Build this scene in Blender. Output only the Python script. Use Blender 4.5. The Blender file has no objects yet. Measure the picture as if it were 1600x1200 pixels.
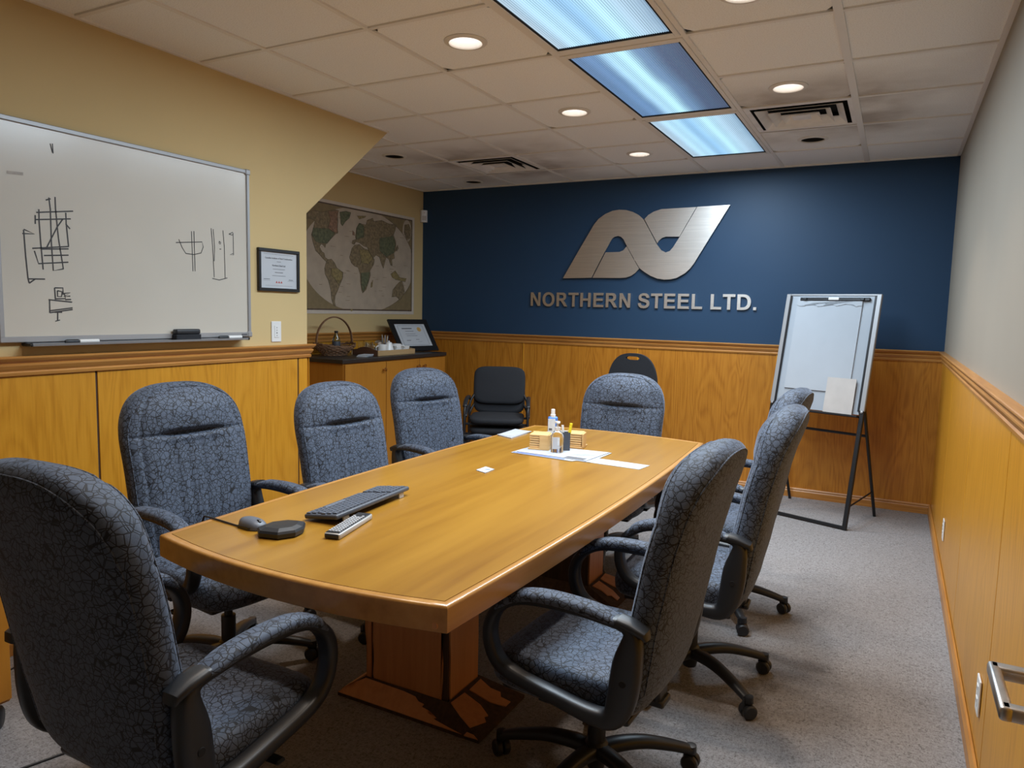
import bpy, bmesh, math, random
from math import sin, cos, pi, radians, sqrt
from mathutils import Vector, Matrix
random.seed(7)
SC = bpy.context.scene
COL = SC.collection

# ---------------------------------------------------------------- camera
F_PX, PITCH, ROLL, YAW, CAM_H = 1129.2, 0.1019, -0.0231, 0.4858, 1.4413
def make_camera():
    sy, cy, sp, cp, sr, cr = sin(YAW), cos(YAW), sin(PITCH), cos(PITCH), sin(ROLL), cos(ROLL)
    fw = Vector((-sy*cp, cy*cp, -sp)); rt = Vector((cy, sy, 0)); dn = fw.cross(rt)
    r2 = cr*rt + sr*dn; d2 = -sr*rt + cr*dn
    cam = bpy.data.cameras.new('camera'); o = bpy.data.objects.new('camera', cam); COL.objects.link(o)
    m = Matrix((r2, -d2, -fw)).transposed().to_4x4(); m.translation = Vector((0, 0, CAM_H))
    o.matrix_world = m
    cam.sensor_fit = 'HORIZONTAL'; cam.sensor_width = 36.0; cam.lens = F_PX/1600*36.0
    cam.clip_start = 0.05; cam.clip_end = 60
    SC.camera = o
make_camera()

# ---------------------------------------------------------------- world, view, lamps
VS = SC.view_settings
SC.display_settings.display_device = 'sRGB'
VS.view_transform = 'Standard'; VS.look = 'None'; VS.exposure = 0.56; VS.gamma = 1.0; VS.use_curve_mapping = False
SC.cycles.max_bounces = 14; SC.cycles.diffuse_bounces = 8
W = bpy.data.worlds.new('world'); SC.world = W; W.use_nodes = True
W.node_tree.nodes['Background'].inputs[0].default_value = (1.0, 0.9, 0.8, 1); W.node_tree.nodes['Background'].inputs[1].default_value = 0.02
H = 2.61                                    # ceiling height
COLS = [-0.8697 + 0.5925*i for i in range(-6, 3)]   # ceiling grid lines across
ROWS = [3.1243 + 0.61*j for j in range(-6, 5)]
COOL = (0.70, 0.86, 1.0); WARM = (1.0, 0.86, 0.73)
TROFFERS = [(1.904, 3.124, 'a', 1.1), (3.124, 4.344, 'b', 0.6), (4.344, 5.564, 'a', 0.85)]
LX = (COLS[5] + COLS[6])/2 if False else -1.166
POW_T, POW_D = 33.0, 30.0
def area_lamp(name, loc, sx, sy, power, color):
    l = bpy.data.lights.new(name, 'AREA'); l.shape = 'RECTANGLE'; l.size = sx; l.size_y = sy; l.energy = power; l.color = color
    o = bpy.data.objects.new(name, l); o.location = loc; COL.objects.link(o); return o
def spot_lamp(name, loc, power, color, ang=110):
    l = bpy.data.lights.new(name, 'SPOT'); l.energy = power; l.color = color; l.spot_size = radians(ang); l.spot_blend = 0.7; l.shadow_soft_size = 0.06
    o = bpy.data.objects.new(name, l); o.location = loc; COL.objects.link(o); return o
for y0, y1, k, s in TROFFERS:
    area_lamp('tube_light', (LX, (y0+y1)/2, H-0.03), 0.48, 1.08, POW_T*s, COOL)
DOWN_LIT = [(-1.759, 2.82), (-1.759, 4.04), (-1.759, 5.26), (-0.573, 2.82), (-0.573, 4.04)]
DOWN_OFF = [(-0.573, 5.26), (-3.535, 4.65), (-3.535, 5.84)]
for x, y in DOWN_LIT + [(-1.759, 1.6), (-0.573, 1.6)]:
    spot_lamp('bulb_light', (x, y, H-0.02), POW_D, WARM)

# ---------------------------------------------------------------- materials
def mat(name, base=(0.5, 0.5, 0.5), rough=0.5, metal=0.0, spec=0.5, **kw):
    m = bpy.data.materials.new(name); m.use_nodes = True
    b = m.node_tree.nodes['Principled BSDF']
    b.inputs['Base Color'].default_value = (*base, 1); b.inputs['Roughness'].default_value = rough; b.inputs['Metallic'].default_value = metal
    b.inputs['Specular IOR Level'].default_value = spec
    for k, v in kw.items(): b.inputs[k].default_value = v
    return m
class NT:
    """small helper for building node trees"""
    def __init__(s, m): s.t = m.node_tree; s.n = s.t.nodes; s.b = s.n['Principled BSDF']
    def new(s, typ, **kw):
        x = s.n.new(typ)
        for k, v in kw.items():
            if hasattr(x, k): setattr(x, k, v)
        return x
    def link(s, a, b): s.t.links.new(a, b)
    def coords(s, scale=(1, 1, 1), kind='Object', rnd=0.0):
        c = s.new('ShaderNodeTexCoord'); mp = s.new('ShaderNodeMapping'); mp.inputs['Scale'].default_value = scale
        if rnd:
            oi = s.new('ShaderNodeObjectInfo'); mu = s.new('ShaderNodeVectorMath', operation='SCALE'); mu.inputs['Scale'].default_value = rnd
            cm = s.new('ShaderNodeCombineXYZ')
            for i in range(3): s.link(oi.outputs['Random'], cm.inputs[i])
            s.link(cm.outputs[0], mu.inputs[0]); s.link(mu.outputs[0], mp.inputs['Location'])
        s.link(c.outputs[kind], mp.inputs['Vector']); return mp.outputs[0]
    def noise(s, v, scale, detail=4, rough=0.5, dist=0.0):
        x = s.new('ShaderNodeTexNoise'); x.inputs['Scale'].default_value = scale; x.inputs['Detail'].default_value = detail
        x.inputs['Roughness'].default_value = rough; x.inputs['Distortion'].default_value = dist; s.link(v, x.inputs['Vector']); return x.outputs['Fac']
    def ramp(s, f, stops, interp='LINEAR'):
        r = s.new('ShaderNodeValToRGB'); r.color_ramp.interpolation = interp
        e = r.color_ramp.elements
        while len(e) < len(stops): e.new(0.5)
        for el, (p, c) in zip(e, stops):
            el.position = p; el.color = (*c, 1) if len(c) == 3 else c
        s.link(f, r.inputs[0]); return r.outputs[0]
    def mix(s, f, a, b, mode='MIX'):
        x = s.new('ShaderNodeMix'); x.data_type = 'RGBA'; x.blend_type = mode
        for inp, v in ((x.inputs[0], f), (x.inputs[6], a), (x.inputs[7], b)):
            if isinstance(v, (int, float)): inp.default_value = v
            elif isinstance(v, tuple): inp.default_value = (*v, 1)
            else: s.link(v, inp)
        return x.outputs[2]
    def math(s, op, a, b=None):
        x = s.new('ShaderNodeMath', operation=op)
        for i, v in enumerate((a, b)):
            if v is None: continue
            if isinstance(v, (int, float)): x.inputs[i].default_value = v
            else: s.link(v, x.inputs[i])
        return x.outputs[0]
    def color(s, c): s.link(c, s.b.inputs['Base Color'])
    def bump(s, h, strength=0.2, dist=0.002):
        x = s.new('ShaderNodeBump'); x.inputs['Strength'].default_value = strength; x.inputs['Distance'].default_value = dist
        s.link(h, x.inputs['Height']); s.link(x.outputs[0], s.b.inputs['Normal'])

def wood(name, light, mid, dark, axis='z', rough=0.38, fine=70, coat=0.0, blotch=0.5, rings=True):
    m = mat(name, mid, rough); n = NT(m)
    k = {'x': (0.05, 1, 1), 'y': (1, 0.05, 1), 'z': (1, 1, 0.05)}[axis]
    v = n.coords(k, rnd=7.0)
    g = n.noise(v, fine, 3, 0.6)
    v2 = n.coords(tuple(0.5 if q == 1 else 0.09 for q in k), rnd=5.0)
    big = n.noise(v2, 7, 2, 0.5, 0.6)
    if rings:
        w = n.math('FRACT', n.math('MULTIPLY', big, 16.0)); w = n.math('ABSOLUTE', n.math('SUBTRACT', w, 0.5))
        f = n.math('ADD', n.math('MULTIPLY', g, 0.75), n.math('MULTIPLY', w, 0.42))
    else:
        f = n.math('ADD', n.math('MULTIPLY', g, 0.6), n.math('MULTIPLY', big, 0.45))
    c = n.ramp(f, [(0.30, dark), (0.50, mid), (0.72, light)])
    n.color(c); n.bump(g, 0.06, 0.001)
    m.node_tree.nodes['Principled BSDF'].inputs['Coat Weight'].default_value = coat
    m.node_tree.nodes['Principled BSDF'].inputs['Coat Roughness'].default_value = 0.2
    return m
M = {}
M['oak'] = wood('oak_veneer', (0.66, 0.300, 0.026), (0.61, 0.268, 0.020), (0.52, 0.215, 0.014), 'z', 0.36, fine=95)
M['oak_back'] = wood('oak_veneer_red', (0.55, 0.225, 0.026), (0.49, 0.19, 0.019), (0.38, 0.135, 0.012), 'z', 0.38, fine=85)
M['oak_rail'] = wood('oak_trim', (0.56, 0.265, 0.065), (0.46, 0.20, 0.045), (0.33, 0.125, 0.024), 'y', 0.36, rings=False)
M['oak_rail_x'] = wood('oak_trim_cross', (0.56, 0.265, 0.065), (0.46, 0.20, 0.045), (0.33, 0.125, 0.024), 'x', 0.36, rings=False)
M['cab'] = wood('cabinet_veneer', (0.48, 0.195, 0.024), (0.44, 0.172, 0.019), (0.38, 0.14, 0.014), 'z', 0.4, rings=False)
M['maple'] = wood('honey_maple', (0.375, 0.190, 0.023), (0.315, 0.151, 0.016), (0.225, 0.096, 0.009), 'y', 0.30, fine=16, coat=0.35, rings=False)
M['maple_edge'] = wood('maple_edge', (0.52, 0.27, 0.075), (0.45, 0.22, 0.055), (0.34, 0.15, 0.032), 'y', 0.3, fine=28, coat=0.3, rings=False)
M['cherry'] = wood('pedestal_veneer', (0.66, 0.31, 0.13), (0.58, 0.26, 0.10), (0.48, 0.20, 0.075), 'z', 0.42, fine=40, rings=False)
M['bark'] = wood('dark_bark', (0.10, 0.055, 0.032), (0.06, 0.033, 0.02), (0.03, 0.017, 0.011), 'z', 0.8, fine=60, rings=False)
M['beech'] = wood('pale_beech', (0.70, 0.46, 0.20), (0.62, 0.39, 0.16), (0.50, 0.29, 0.11), 'x', 0.5, rings=False)

def paint(name, c, rough=0.75, amp=0.04):
    m = mat(name, c, rough, spec=0.3); n = NT(m); v = n.coords()
    n.bump(n.noise(v, 260, 3, 0.6), 0.10, 0.0012)
    f = n.noise(v, 1.3, 2)
    n.color(n.ramp(f, [(0.3, tuple(q*(1-amp) for q in c)), (0.7, tuple(q*(1+amp) for q in c))]))
    return m
M['tan'] = paint('tan_wall_paint', (0.60, 0.445, 0.218))
M['beige'] = paint('beige_wall_paint', (0.315, 0.272, 0.218))
M['navy'] = paint('navy_wall_paint', (0.020, 0.052, 0.105), 0.5)
M['white_paint'] = mat('white_paint', (0.72, 0.68, 0.62), 0.45)
M['bar'] = mat('ceiling_grid_white', (0.78, 0.75, 0.71), 0.45)

def ceiling_tile_mat():
    m = mat('ceiling_tile', (0.6, 0.5, 0.4), 0.9, spec=0.15); n = NT(m)
    v = n.coords()
    sp = n.noise(v, 190, 2, 0.7)
    c = n.ramp(sp, [(0.33, (0.74, 0.73, 0.71)), (0.46, (0.86, 0.855, 0.845)), (0.7, (0.90, 0.90, 0.89))])
    # soot blown onto the tiles around the two air diffusers
    g = n.new('ShaderNodeNewGeometry'); tot = None
    for cx, cy in ((-0.573, 4.649), (-2.944, 5.259)):
        d = n.new('ShaderNodeVectorMath', operation='SUBTRACT'); n.link(g.outputs['Position'], d.inputs[0]); d.inputs[1].default_value = (cx, cy, H)
        s_ = n.new('ShaderNodeSeparateXYZ'); n.link(d.outputs[0], s_.inputs[0])
        r = n.math('MAXIMUM', n.math('ABSOLUTE', s_.outputs[0]), n.math('ABSOLUTE', s_.outputs[1]))
        q = n.math('SUBTRACT', 1.0, n.math('MULTIPLY', n.math('SUBTRACT', r, 0.28), 1.8))
        q = n.math('MAXIMUM', q, 0.0)
        tot = q if tot is None else n.math('MAXIMUM', tot, q)
    ns = n.noise(g.outputs['Position'], 2.4, 3, 0.55)
    f = n.math('MULTIPLY', tot, n.math('MAXIMUM', n.math('MULTIPLY', n.math('SUBTRACT', ns, 0.26), 1.9), 0.0))
    f = n.math('MINIMUM', f, 0.62)
    n.color(n.mix(f, c, (0.17, 0.105, 0.06)))
    n.bump(sp, 0.35, 0.002)
    return m
M['tile'] = ceiling_tile_mat()

def carpet_mat():
    m = mat('loop_carpet', (0.3, 0.27, 0.26), 0.95, spec=0.1); n = NT(m)
    v = n.coords((1, 1, 1))
    a = n.noise(n.coords((60, 130, 1)), 1.0, 2, 0.6, 1.2); b = n.noise(n.coords((150, 60, 1)), 1.0, 2, 0.6, 1.2)
    f = n.math('MULTIPLY', n.math('ADD', a, b), 0.5)
    c = n.ramp(f, [(0.36, (0.13, 0.125, 0.128)), (0.46, (0.25, 0.243, 0.248)), (0.58, (0.32, 0.314, 0.322)), (0.68, (0.38, 0.375, 0.384))])
    big = n.noise(v, 1.6, 3)
    c2 = n.mix(n.math('MULTIPLY', big, 0.25), c, (0.25, 0.21, 0.18))
    n.color(c2); n.bump(f, 0.7, 0.006); return m
M['carpet'] = carpet_mat()

def fabric_mat():
    m = mat('crackle_fabric', (0.08, 0.09, 0.11), 0.70, spec=0.4); n = NT(m)
    v = n.coords()
    wv = n.new('ShaderNodeTexNoise'); wv.inputs['Scale'].default_value = 14; n.link(v, wv.inputs['Vector'])
    off = n.new('ShaderNodeVectorMath', operation='SCALE'); off.inputs['Scale'].default_value = 0.006; n.link(wv.outputs['Color'], off.inputs[0])
    ad = n.new('ShaderNodeVectorMath', operation='ADD'); n.link(v, ad.inputs[0]); n.link(off.outputs[0], ad.inputs[1])
    lines = []
    for sc, w in ((50, 0.066), (36, 0.040)):
        x = n.new('ShaderNodeTexVoronoi', feature='DISTANCE_TO_EDGE'); x.inputs['Scale'].default_value = sc; n.link(ad.outputs[0], x.inputs['Vector'])
        lines.append(n.ramp(x.outputs['Distance'], [(w*0.45, (0, 0, 0)), (w, (1, 1, 1))]))
    f = n.mix(1.0, lines[0], lines[1], 'MULTIPLY')
    weave = n.noise(v, 420, 2, 0.7)
    base = n.ramp(weave, [(0.3, (0.060, 0.078, 0.116)), (0.7, (0.088, 0.114, 0.164))])
    n.color(n.mix(f, (0.009, 0.010, 0.014), base))
    h = n.math('ADD', n.math('MULTIPLY', f, 0.7), n.math('MULTIPLY', weave, 0.15)); n.bump(h, 0.30, 0.0012)
    n.b.inputs['Sheen Weight'].default_value = 0.25; n.b.inputs['Sheen Roughness'].default_value = 0.4; n.b.inputs['Sheen Tint'].default_value = (0.7, 0.8, 1, 1)
    return m
M['fabric'] = fabric_mat()
def plain_fabric(name, c):
    m = mat(name, c, 0.85, spec=0.3); n = NT(m); w = n.noise(n.coords(), 380, 2, 0.7)
    n.color(n.ramp(w, [(0.3, tuple(q*0.7 for q in c)), (0.7, tuple(q*1.3 for q in c))])); n.bump(w, 0.3, 0.001); return m
M['black_fabric'] = plain_fabric('black_upholstery', (0.022, 0.024, 0.029))
def grained(name, c, rough, metal=0.0, sc=600, st=0.08):
    m = mat(name, c, rough, metal); n = NT(m); n.bump(n.noise(n.coords(), sc, 2), st, 0.0006); return m
M['plastic'] = grained('black_plastic', (0.018, 0.020, 0.024), 0.42)
M['black_metal'] = grained('black_painted_metal', (0.012, 0.012, 0.014), 0.4, 0.2)
M['worktop'] = grained('dark_laminate', (0.022, 0.020, 0.020), 0.35)
M['frame_black'] = grained('black_frame', (0.013, 0.012, 0.012), 0.35)
def brushed(name, c, rough, ax=(4, 500, 500), bs=0.08):
    m = mat(name, c, rough, 1.0); n = NT(m); g = n.noise(n.coords(ax), 1.0, 3, 0.6)
    n.color(n.ramp(g, [(0.3, tuple(q*0.82 for q in c)), (0.7, tuple(min(1, q*1.1) for q in c))])); n.bump(g, bs, 0.001); return m
M['steel'] = brushed('brushed_steel', (0.78, 0.73, 0.68), 0.40, (3, 420, 420), 0.5)
M['alu'] = grained('satin_aluminium', (0.36, 0.355, 0.36), 0.42, 0.35)
M['nickel'] = brushed('satin_nickel', (0.72, 0.69, 0.66), 0.36, (40, 40, 40))
M['brass'] = mat('antique_brass', (0.62, 0.42, 0.20), 0.25, 1.0)
def speck(name, c, rough=0.5, amp=0.05, sc=3, **kw):
    m = mat(name, c, rough, **kw); n = NT(m)
    n.color(n.ramp(n.noise(n.coords(), sc, 3), [(0.3, tuple(q*(1-amp) for q in c)), (0.7, tuple(min(1, q*(1+amp)) for q in c))])); return m
M['board_white'] = speck('whiteboard_enamel', (0.58, 0.53, 0.455), 0.22, 0.02)
M['paper'] = speck('white_paper', (0.50, 0.515, 0.54), 0.7, 0.02, 8)
M['table_paper'] = speck('bluish_white_paper', (0.37, 0.395, 0.44), 0.7, 0.02, 8)
M['pad_paper'] = speck('pad_paper', (0.40, 0.425, 0.46), 0.7, 0.02, 8)
M['paper_warm'] = speck('cream_card', (0.50, 0.46, 0.43), 0.7, 0.05, 14)
M['easel_white'] = speck('easel_board_white', (0.36, 0.39, 0.43), 0.35, 0.02)
M['white_plastic'] = speck('white_plastic', (0.74, 0.73, 0.71), 0.35, 0.02)
M['china'] = speck('white_china', (0.86, 0.85, 0.83), 0.2, 0.02)
M['ink'] = speck('black_marker_ink', (0.035, 0.03, 0.03), 0.6, 0.2, 40)
M['print'] = speck('grey_print', (0.10, 0.10, 0.11), 0.7, 0.1, 60)
M['print_red'] = speck('red_print', (0.45, 0.06, 0.05), 0.7, 0.1, 60)
M['print_gold'] = speck('gold_seal', (0.55, 0.33, 0.10), 0.5, 0.2, 90)
M['print_blue'] = speck('blue_print', (0.16, 0.22, 0.55), 0.7, 0.1, 60)
M['smudge'] = speck('grey_tape', (0.40, 0.36, 0.32), 0.7, 0.1, 60)
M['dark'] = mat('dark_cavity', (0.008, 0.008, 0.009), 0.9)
M['vent_white'] = speck('vent_enamel', (0.82, 0.79, 0.76), 0.4, 0.08, 9)
M['vent_grey'] = speck('vent_core_grey', (0.24, 0.25, 0.25), 0.6, 0.2, 14)
M['blue'] = speck('blue_plastic', (0.07, 0.20, 0.60), 0.35, 0.05)
M['label_grey'] = speck('pale_label', (0.62, 0.66, 0.70), 0.5, 0.08, 60)
M['yellow'] = speck('yellow_plastic', (0.85, 0.66, 0.02), 0.4, 0.05)
M['charcoal'] = grained('charcoal_plastic', (0.060, 0.068, 0.085), 0.42)
M['key'] = grained('key_plastic', (0.095, 0.110, 0.140), 0.5)
M['mouse_grey'] = grained('grey_plastic', (0.105, 0.118, 0.145), 0.45)
M['silver'] = grained('silver_plastic', (0.50, 0.49, 0.47), 0.35, 0.3)
M['button_grey'] = speck('button_grey', (0.46, 0.47, 0.49), 0.5, 0.1, 60)
M['wicker'] = wood('brown_wicker', (0.26, 0.14, 0.07), (0.18, 0.09, 0.045), (0.10, 0.05, 0.025), 'z', 0.6, rings=False)
M['tray_dark'] = wood('dark_tray_wood', (0.14, 0.065, 0.035), (0.10, 0.045, 0.025), (0.06, 0.026, 0.014), 'x', 0.45, rings=False)
M['tray_pale'] = wood('pale_tray_wood', (0.56, 0.38, 0.19), (0.48, 0.31, 0.15), (0.36, 0.22, 0.10), 'y', 0.5, rings=False)
def glass_mat(name, c=(0.95, 0.97, 0.98), rough=0.03):
    m = mat(name, c, rough); b = m.node_tree.nodes['Principled BSDF']; b.inputs['Transmission Weight'].default_value = 1.0; b.inputs['IOR'].default_value = 1.45; return m
M['glass'] = glass_mat('clear_glass'); M['clear_plastic'] = glass_mat('clear_plastic', (0.90, 0.94, 0.98), 0.08)
M['water_plastic'] = glass_mat('tinted_bottle_plastic', (0.45, 0.52, 0.62), 0.08)
def emis(name, c, s):
    m = bpy.data.materials.new(name); m.use_nodes = True; n = m.node_tree.nodes; n.clear()
    e = n.new('ShaderNodeEmission'); o = n.new('ShaderNodeOutputMaterial'); e.inputs[0].default_value = (*c, 1); e.inputs[1].default_value = s
    m.node_tree.links.new(e.outputs[0], o.inputs[0]); return m
M['bulb'] = emis('lit_lamp_glass', (1.0, 0.90, 0.82), 2.4)
def lens_mat(name, stops):
    """prismatic lens in front of lit tubes: bands of brightness across its width"""
    m = bpy.data.materials.new(name); m.use_nodes = True; n = NT(m)
    tc = n.new('ShaderNodeTexCoord'); s = n.new('ShaderNodeSeparateXYZ'); n.link(tc.outputs['Object'], s.inputs[0])
    f = n.math('ADD', n.math('DIVIDE', s.outputs[0], 0.52), 0.5)
    wob = n.noise(n.coords((2, 1.0, 1)), 2.0, 2); f = n.math('ADD', f, n.math('MULTIPLY', n.math('SUBTRACT', wob, 0.5), 0.10))
    c = n.ramp(f, stops, 'EASE')
    rib = n.math('ABSOLUTE', n.math('SUBTRACT', n.math('FRACT', n.math('MULTIPLY', s.outputs[0], 90.0)), 0.5))
    c = n.mix(n.math('MULTIPLY', rib, 1.1), c, (0.05, 0.10, 0.15))
    n.b.inputs['Base Color'].default_value = (0.05, 0.06, 0.07, 1); n.b.inputs['Roughness'].default_value = 0.3
    n.link(c, n.b.inputs['Emission Color']); n.b.inputs['Emission Strength'].default_value = 0.86
    return m
M['lens_a'] = lens_mat('lit_lens_full', [(0.0, (0.42, 0.55, 0.66)), (0.22, (0.48, 0.78, 1.0)), (0.42, (0.30, 0.56, 0.84)), (0.62, (0.50, 0.82, 1.0)), (0.82, (0.42, 0.60, 0.75)), (1.0, (0.22, 0.33, 0.45))])
M['lens_b'] = lens_mat('lit_lens_half', [(0.0, (0.10, 0.19, 0.36)), (0.20, (0.13, 0.25, 0.46)), (0.36, (0.45, 0.75, 0.95)), (0.48, (0.50, 0.85, 1.0)), (0.62, (0.14, 0.24, 0.40)), (0.8, (0.06, 0.08, 0.15)), (1.0, (0.05, 0.06, 0.11))])

# ---------------------------------------------------------------- builders
def add_obj(name, data, material=None, parent=None, loc=(0, 0, 0), rot=(0, 0, 0), smooth=False):
    """link mesh data (or a bmesh) as one object"""
    if isinstance(data, bmesh.types.BMesh):
        me = bpy.data.meshes.new(name); bmesh.ops.recalc_face_normals(data, faces=data.faces[:]); data.to_mesh(me); data.free(); data = me
        if smooth is not False:
            for p in me.polygons: p.use_smooth = True
            if smooth is not True: me.set_sharp_from_angle(angle=radians(smooth))
    if material is not None and len(data.materials) == 0: data.materials.append(M[material] if isinstance(material, str) else material)
    o = bpy.data.objects.new(name, data); COL.objects.link(o)
    if parent: o.parent = parent
    o.location = loc; o.rotation_euler = rot
    return o
def tag(o, label=None, cat=None, group=None, kind=None):
    for k, v in (('label', label), ('category', cat), ('group', group), ('kind', kind)):
        if v: o[k] = v
    return o
def thing(name, label, cat, loc=(0, 0, 0), rz=0.0, group=None, rot=None):
    o = bpy.data.objects.new(name, None); COL.objects.link(o); o.empty_display_size = 0.1
    o.location = loc; o.rotation_euler = rot if rot else (0, 0, rz)
    return tag(o, label, cat, group)
def copy_tree(o, parent=None):
    c = o.copy(); COL.objects.link(c)
    if parent: c.parent = parent
    for ch in list(o.children): copy_tree(ch, c)
    return c
def B(): return bmesh.new()
def box(bm, c, s, bev=0.0, seg=2, rot=None):
    r = bmesh.ops.create_cube(bm, size=1.0); vs = r['verts']
    bmesh.ops.scale(bm, vec=s, verts=vs)
    if bev > 0:
        es = list({e for v in vs for e in v.link_edges})
        g = bmesh.ops.bevel(bm, geom=es, offset=bev, segments=seg, affect='EDGES', profile=0.5)
        vs = list({v for f in g['faces'] for v in f.verts} | {v for v in vs if v.is_valid})
    if rot is not None: bmesh.ops.rotate(bm, cent=(0, 0, 0), matrix=rot, verts=vs)
    bmesh.ops.translate(bm, vec=c, verts=vs); return vs
def boxb(c, s, bev=0.0, seg=2, rot=None):
    bm = B(); box(bm, c, s, bev, seg, rot); return bm
def lathe(bm, prof, seg=24, c=(0, 0, 0), axis='z', close=False):
    rings = []
    for r, z in prof:
        ring = []
        for i in range(seg):
            a = 2*pi*i/seg; p = (r*cos(a), r*sin(a), z)
            if axis == 'y': p = (p[0], p[2], p[1])
            if axis == 'x': p = (p[2], p[0], p[1])
            ring.append(bm.verts.new((c[0]+p[0], c[1]+p[1], c[2]+p[2])))
        rings.append(ring)
    for a, b in zip(rings, rings[1:]):
        for i in range(seg): bm.faces.new((a[i], a[(i+1) % seg], b[(i+1) % seg], b[i]))
    if close:
        for i in range(seg): bm.faces.new((rings[-1][i], rings[-1][(i+1) % seg], rings[0][(i+1) % seg], rings[0][i]))
    else:
        if prof[0][0] > 1e-6: bm.faces.new(rings[0][::-1])
        if prof[-1][0] > 1e-6: bm.faces.new(rings[-1])
    bmesh.ops.remove_doubles(bm, verts=[v for r in (rings[0], rings[-1]) for v in r], dist=1e-6)
def prism(bm, pts, z0, z1, plane='xy'):
    """extruded polygon; plane gives which axes the 2-D points use, extrusion runs on the third"""
    def P(a, b, h): return {'xy': (a, b, h), 'xz': (a, h, b), 'yz': (h, a, b)}[plane]
    lo = [bm.verts.new(P(a, b, z0)) for a, b in pts]; hi = [bm.verts.new(P(a, b, z1)) for a, b in pts]
    f1 = bm.faces.new(lo[::-1]); f2 = bm.faces.new(hi); n = len(pts)
    for i in range(n): bm.faces.new((lo[i], lo[(i+1) % n], hi[(i+1) % n], hi[i]))
    if n > 4: bmesh.ops.triangulate(bm, faces=[f1, f2])
    return lo, hi
def prismb(pts, z0, z1, plane='xy'):
    bm = B(); prism(bm, pts, z0, z1, plane); return bm
def catmull(pts, n=6, closed=False):
    P = [Vector(p) for p in pts]; N = len(P); out = []
    for i in range(N if closed else N-1):
        if closed: a, b, c, d = P[(i-1) % N], P[i], P[(i+1) % N], P[(i+2) % N]
        else: a, b, c, d = P[max(i-1, 0)], P[i], P[i+1], P[min(i+2, N-1)]
        for k in range(n):
            t = k/n; out.append(0.5*((2*b) + (c-a)*t + (2*a-5*b+4*c-d)*t*t + (3*b-a-3*c+d)*t**3))
    if not closed: out.append(P[-1])
    return out
def sweep(bm, path, w, h, up=(0, 0, 1), seg=8, n=2.0, closed=False, caps=True):
    """sweep a superellipse section (half-width w sideways, half-height h) along a path; w, h numbers or lists"""
    path = [Vector(p) for p in path]; N = len(path); up = Vector(up); rings = []
    for i, p in enumerate(path):
        if closed: t = path[(i+1) % N] - path[i-1]
        else: t = path[min(i+1, N-1)] - path[max(i-1, 0)]
        t.normalize(); s = t.cross(up)
        if s.length < 1e-5: s = t.cross(Vector((1, 0.01, 0)))
        s.normalize(); u = s.cross(t).normalized()
        ww = w[i] if isinstance(w, (list, tuple)) else w; hh = h[i] if isinstance(h, (list, tuple)) else h
        ring = []
        for k in range(seg):
            a = 2*pi*(k+0.5)/seg; ca, sa = cos(a), sin(a)
            ring.append(bm.verts.new(p + s*(ww*math.copysign(abs(ca)**(2/n), ca)) + u*(hh*math.copysign(abs(sa)**(2/n), sa))))
        rings.append(ring)
    pairs = list(zip(rings, rings[1:])) + ([(rings[-1], rings[0])] if closed else [])
    for a, b in pairs:
        for k in range(seg): bm.faces.new((a[k], a[(k+1) % seg], b[(k+1) % seg], b[k]))
    if caps and not closed: bm.faces.new(rings[0][::-1]); bm.faces.new(rings[-1])
def tube(bm, path, r, seg=8, closed=False, up=(0, 0, 1)): sweep(bm, path, r, r, up, seg, 2.0, closed)
def ribbon(bm, pts, width, fx):
    """flat strip of ink following 2-D points; fx maps (a, b) to 3-D"""
    pts = [Vector(p) for p in pts]; L = []
    for i, p in enumerate(pts):
        t = pts[min(i+1, len(pts)-1)] - pts[max(i-1, 0)]
        if t.length < 1e-6: t = Vector((1, 0))
        t.normalize(); nn = Vector((-t[1], t[0]))*width/2
        L.append((bm.verts.new(fx(*(p+nn))), bm.verts.new(fx(*(p-nn)))))
    for (a, b), (c, d) in zip(L, L[1:]): bm.faces.new((a, b, d, c))
def glyph_mesh(name, loops, depth):
    """filled 2-D outline with holes, extruded both ways by depth"""
    cu = bpy.data.curves.new(name, 'CURVE'); cu.dimensions = '2D'; cu.fill_mode = 'BOTH'; cu.extrude = depth
    for lp in loops:
        s = cu.splines.new('POLY'); s.points.add(len(lp)-1)
        for pt, (x, y) in zip(s.points, lp): pt.co = (x, y, 0, 1)
        s.use_cyclic_u = True
    o = bpy.data.objects.new(name, cu); me = bpy.data.meshes.new_from_object(o)
    bpy.data.objects.remove(o); bpy.data.curves.remove(cu); me.name = name; return me
def text_mesh(name, body, size, align='CENTER', bold=0.0):
    cu = bpy.data.curves.new(name, 'FONT'); cu.body = body; cu.size = size; cu.align_x = align; cu.align_y = 'CENTER'; cu.extrude = 0.0002; cu.offset = bold; cu.resolution_u = 2
    o = bpy.data.objects.new(name, cu); me = bpy.data.meshes.new_from_object(o)
    bpy.data.objects.remove(o); bpy.data.curves.remove(cu); me.name = name; return me

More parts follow.
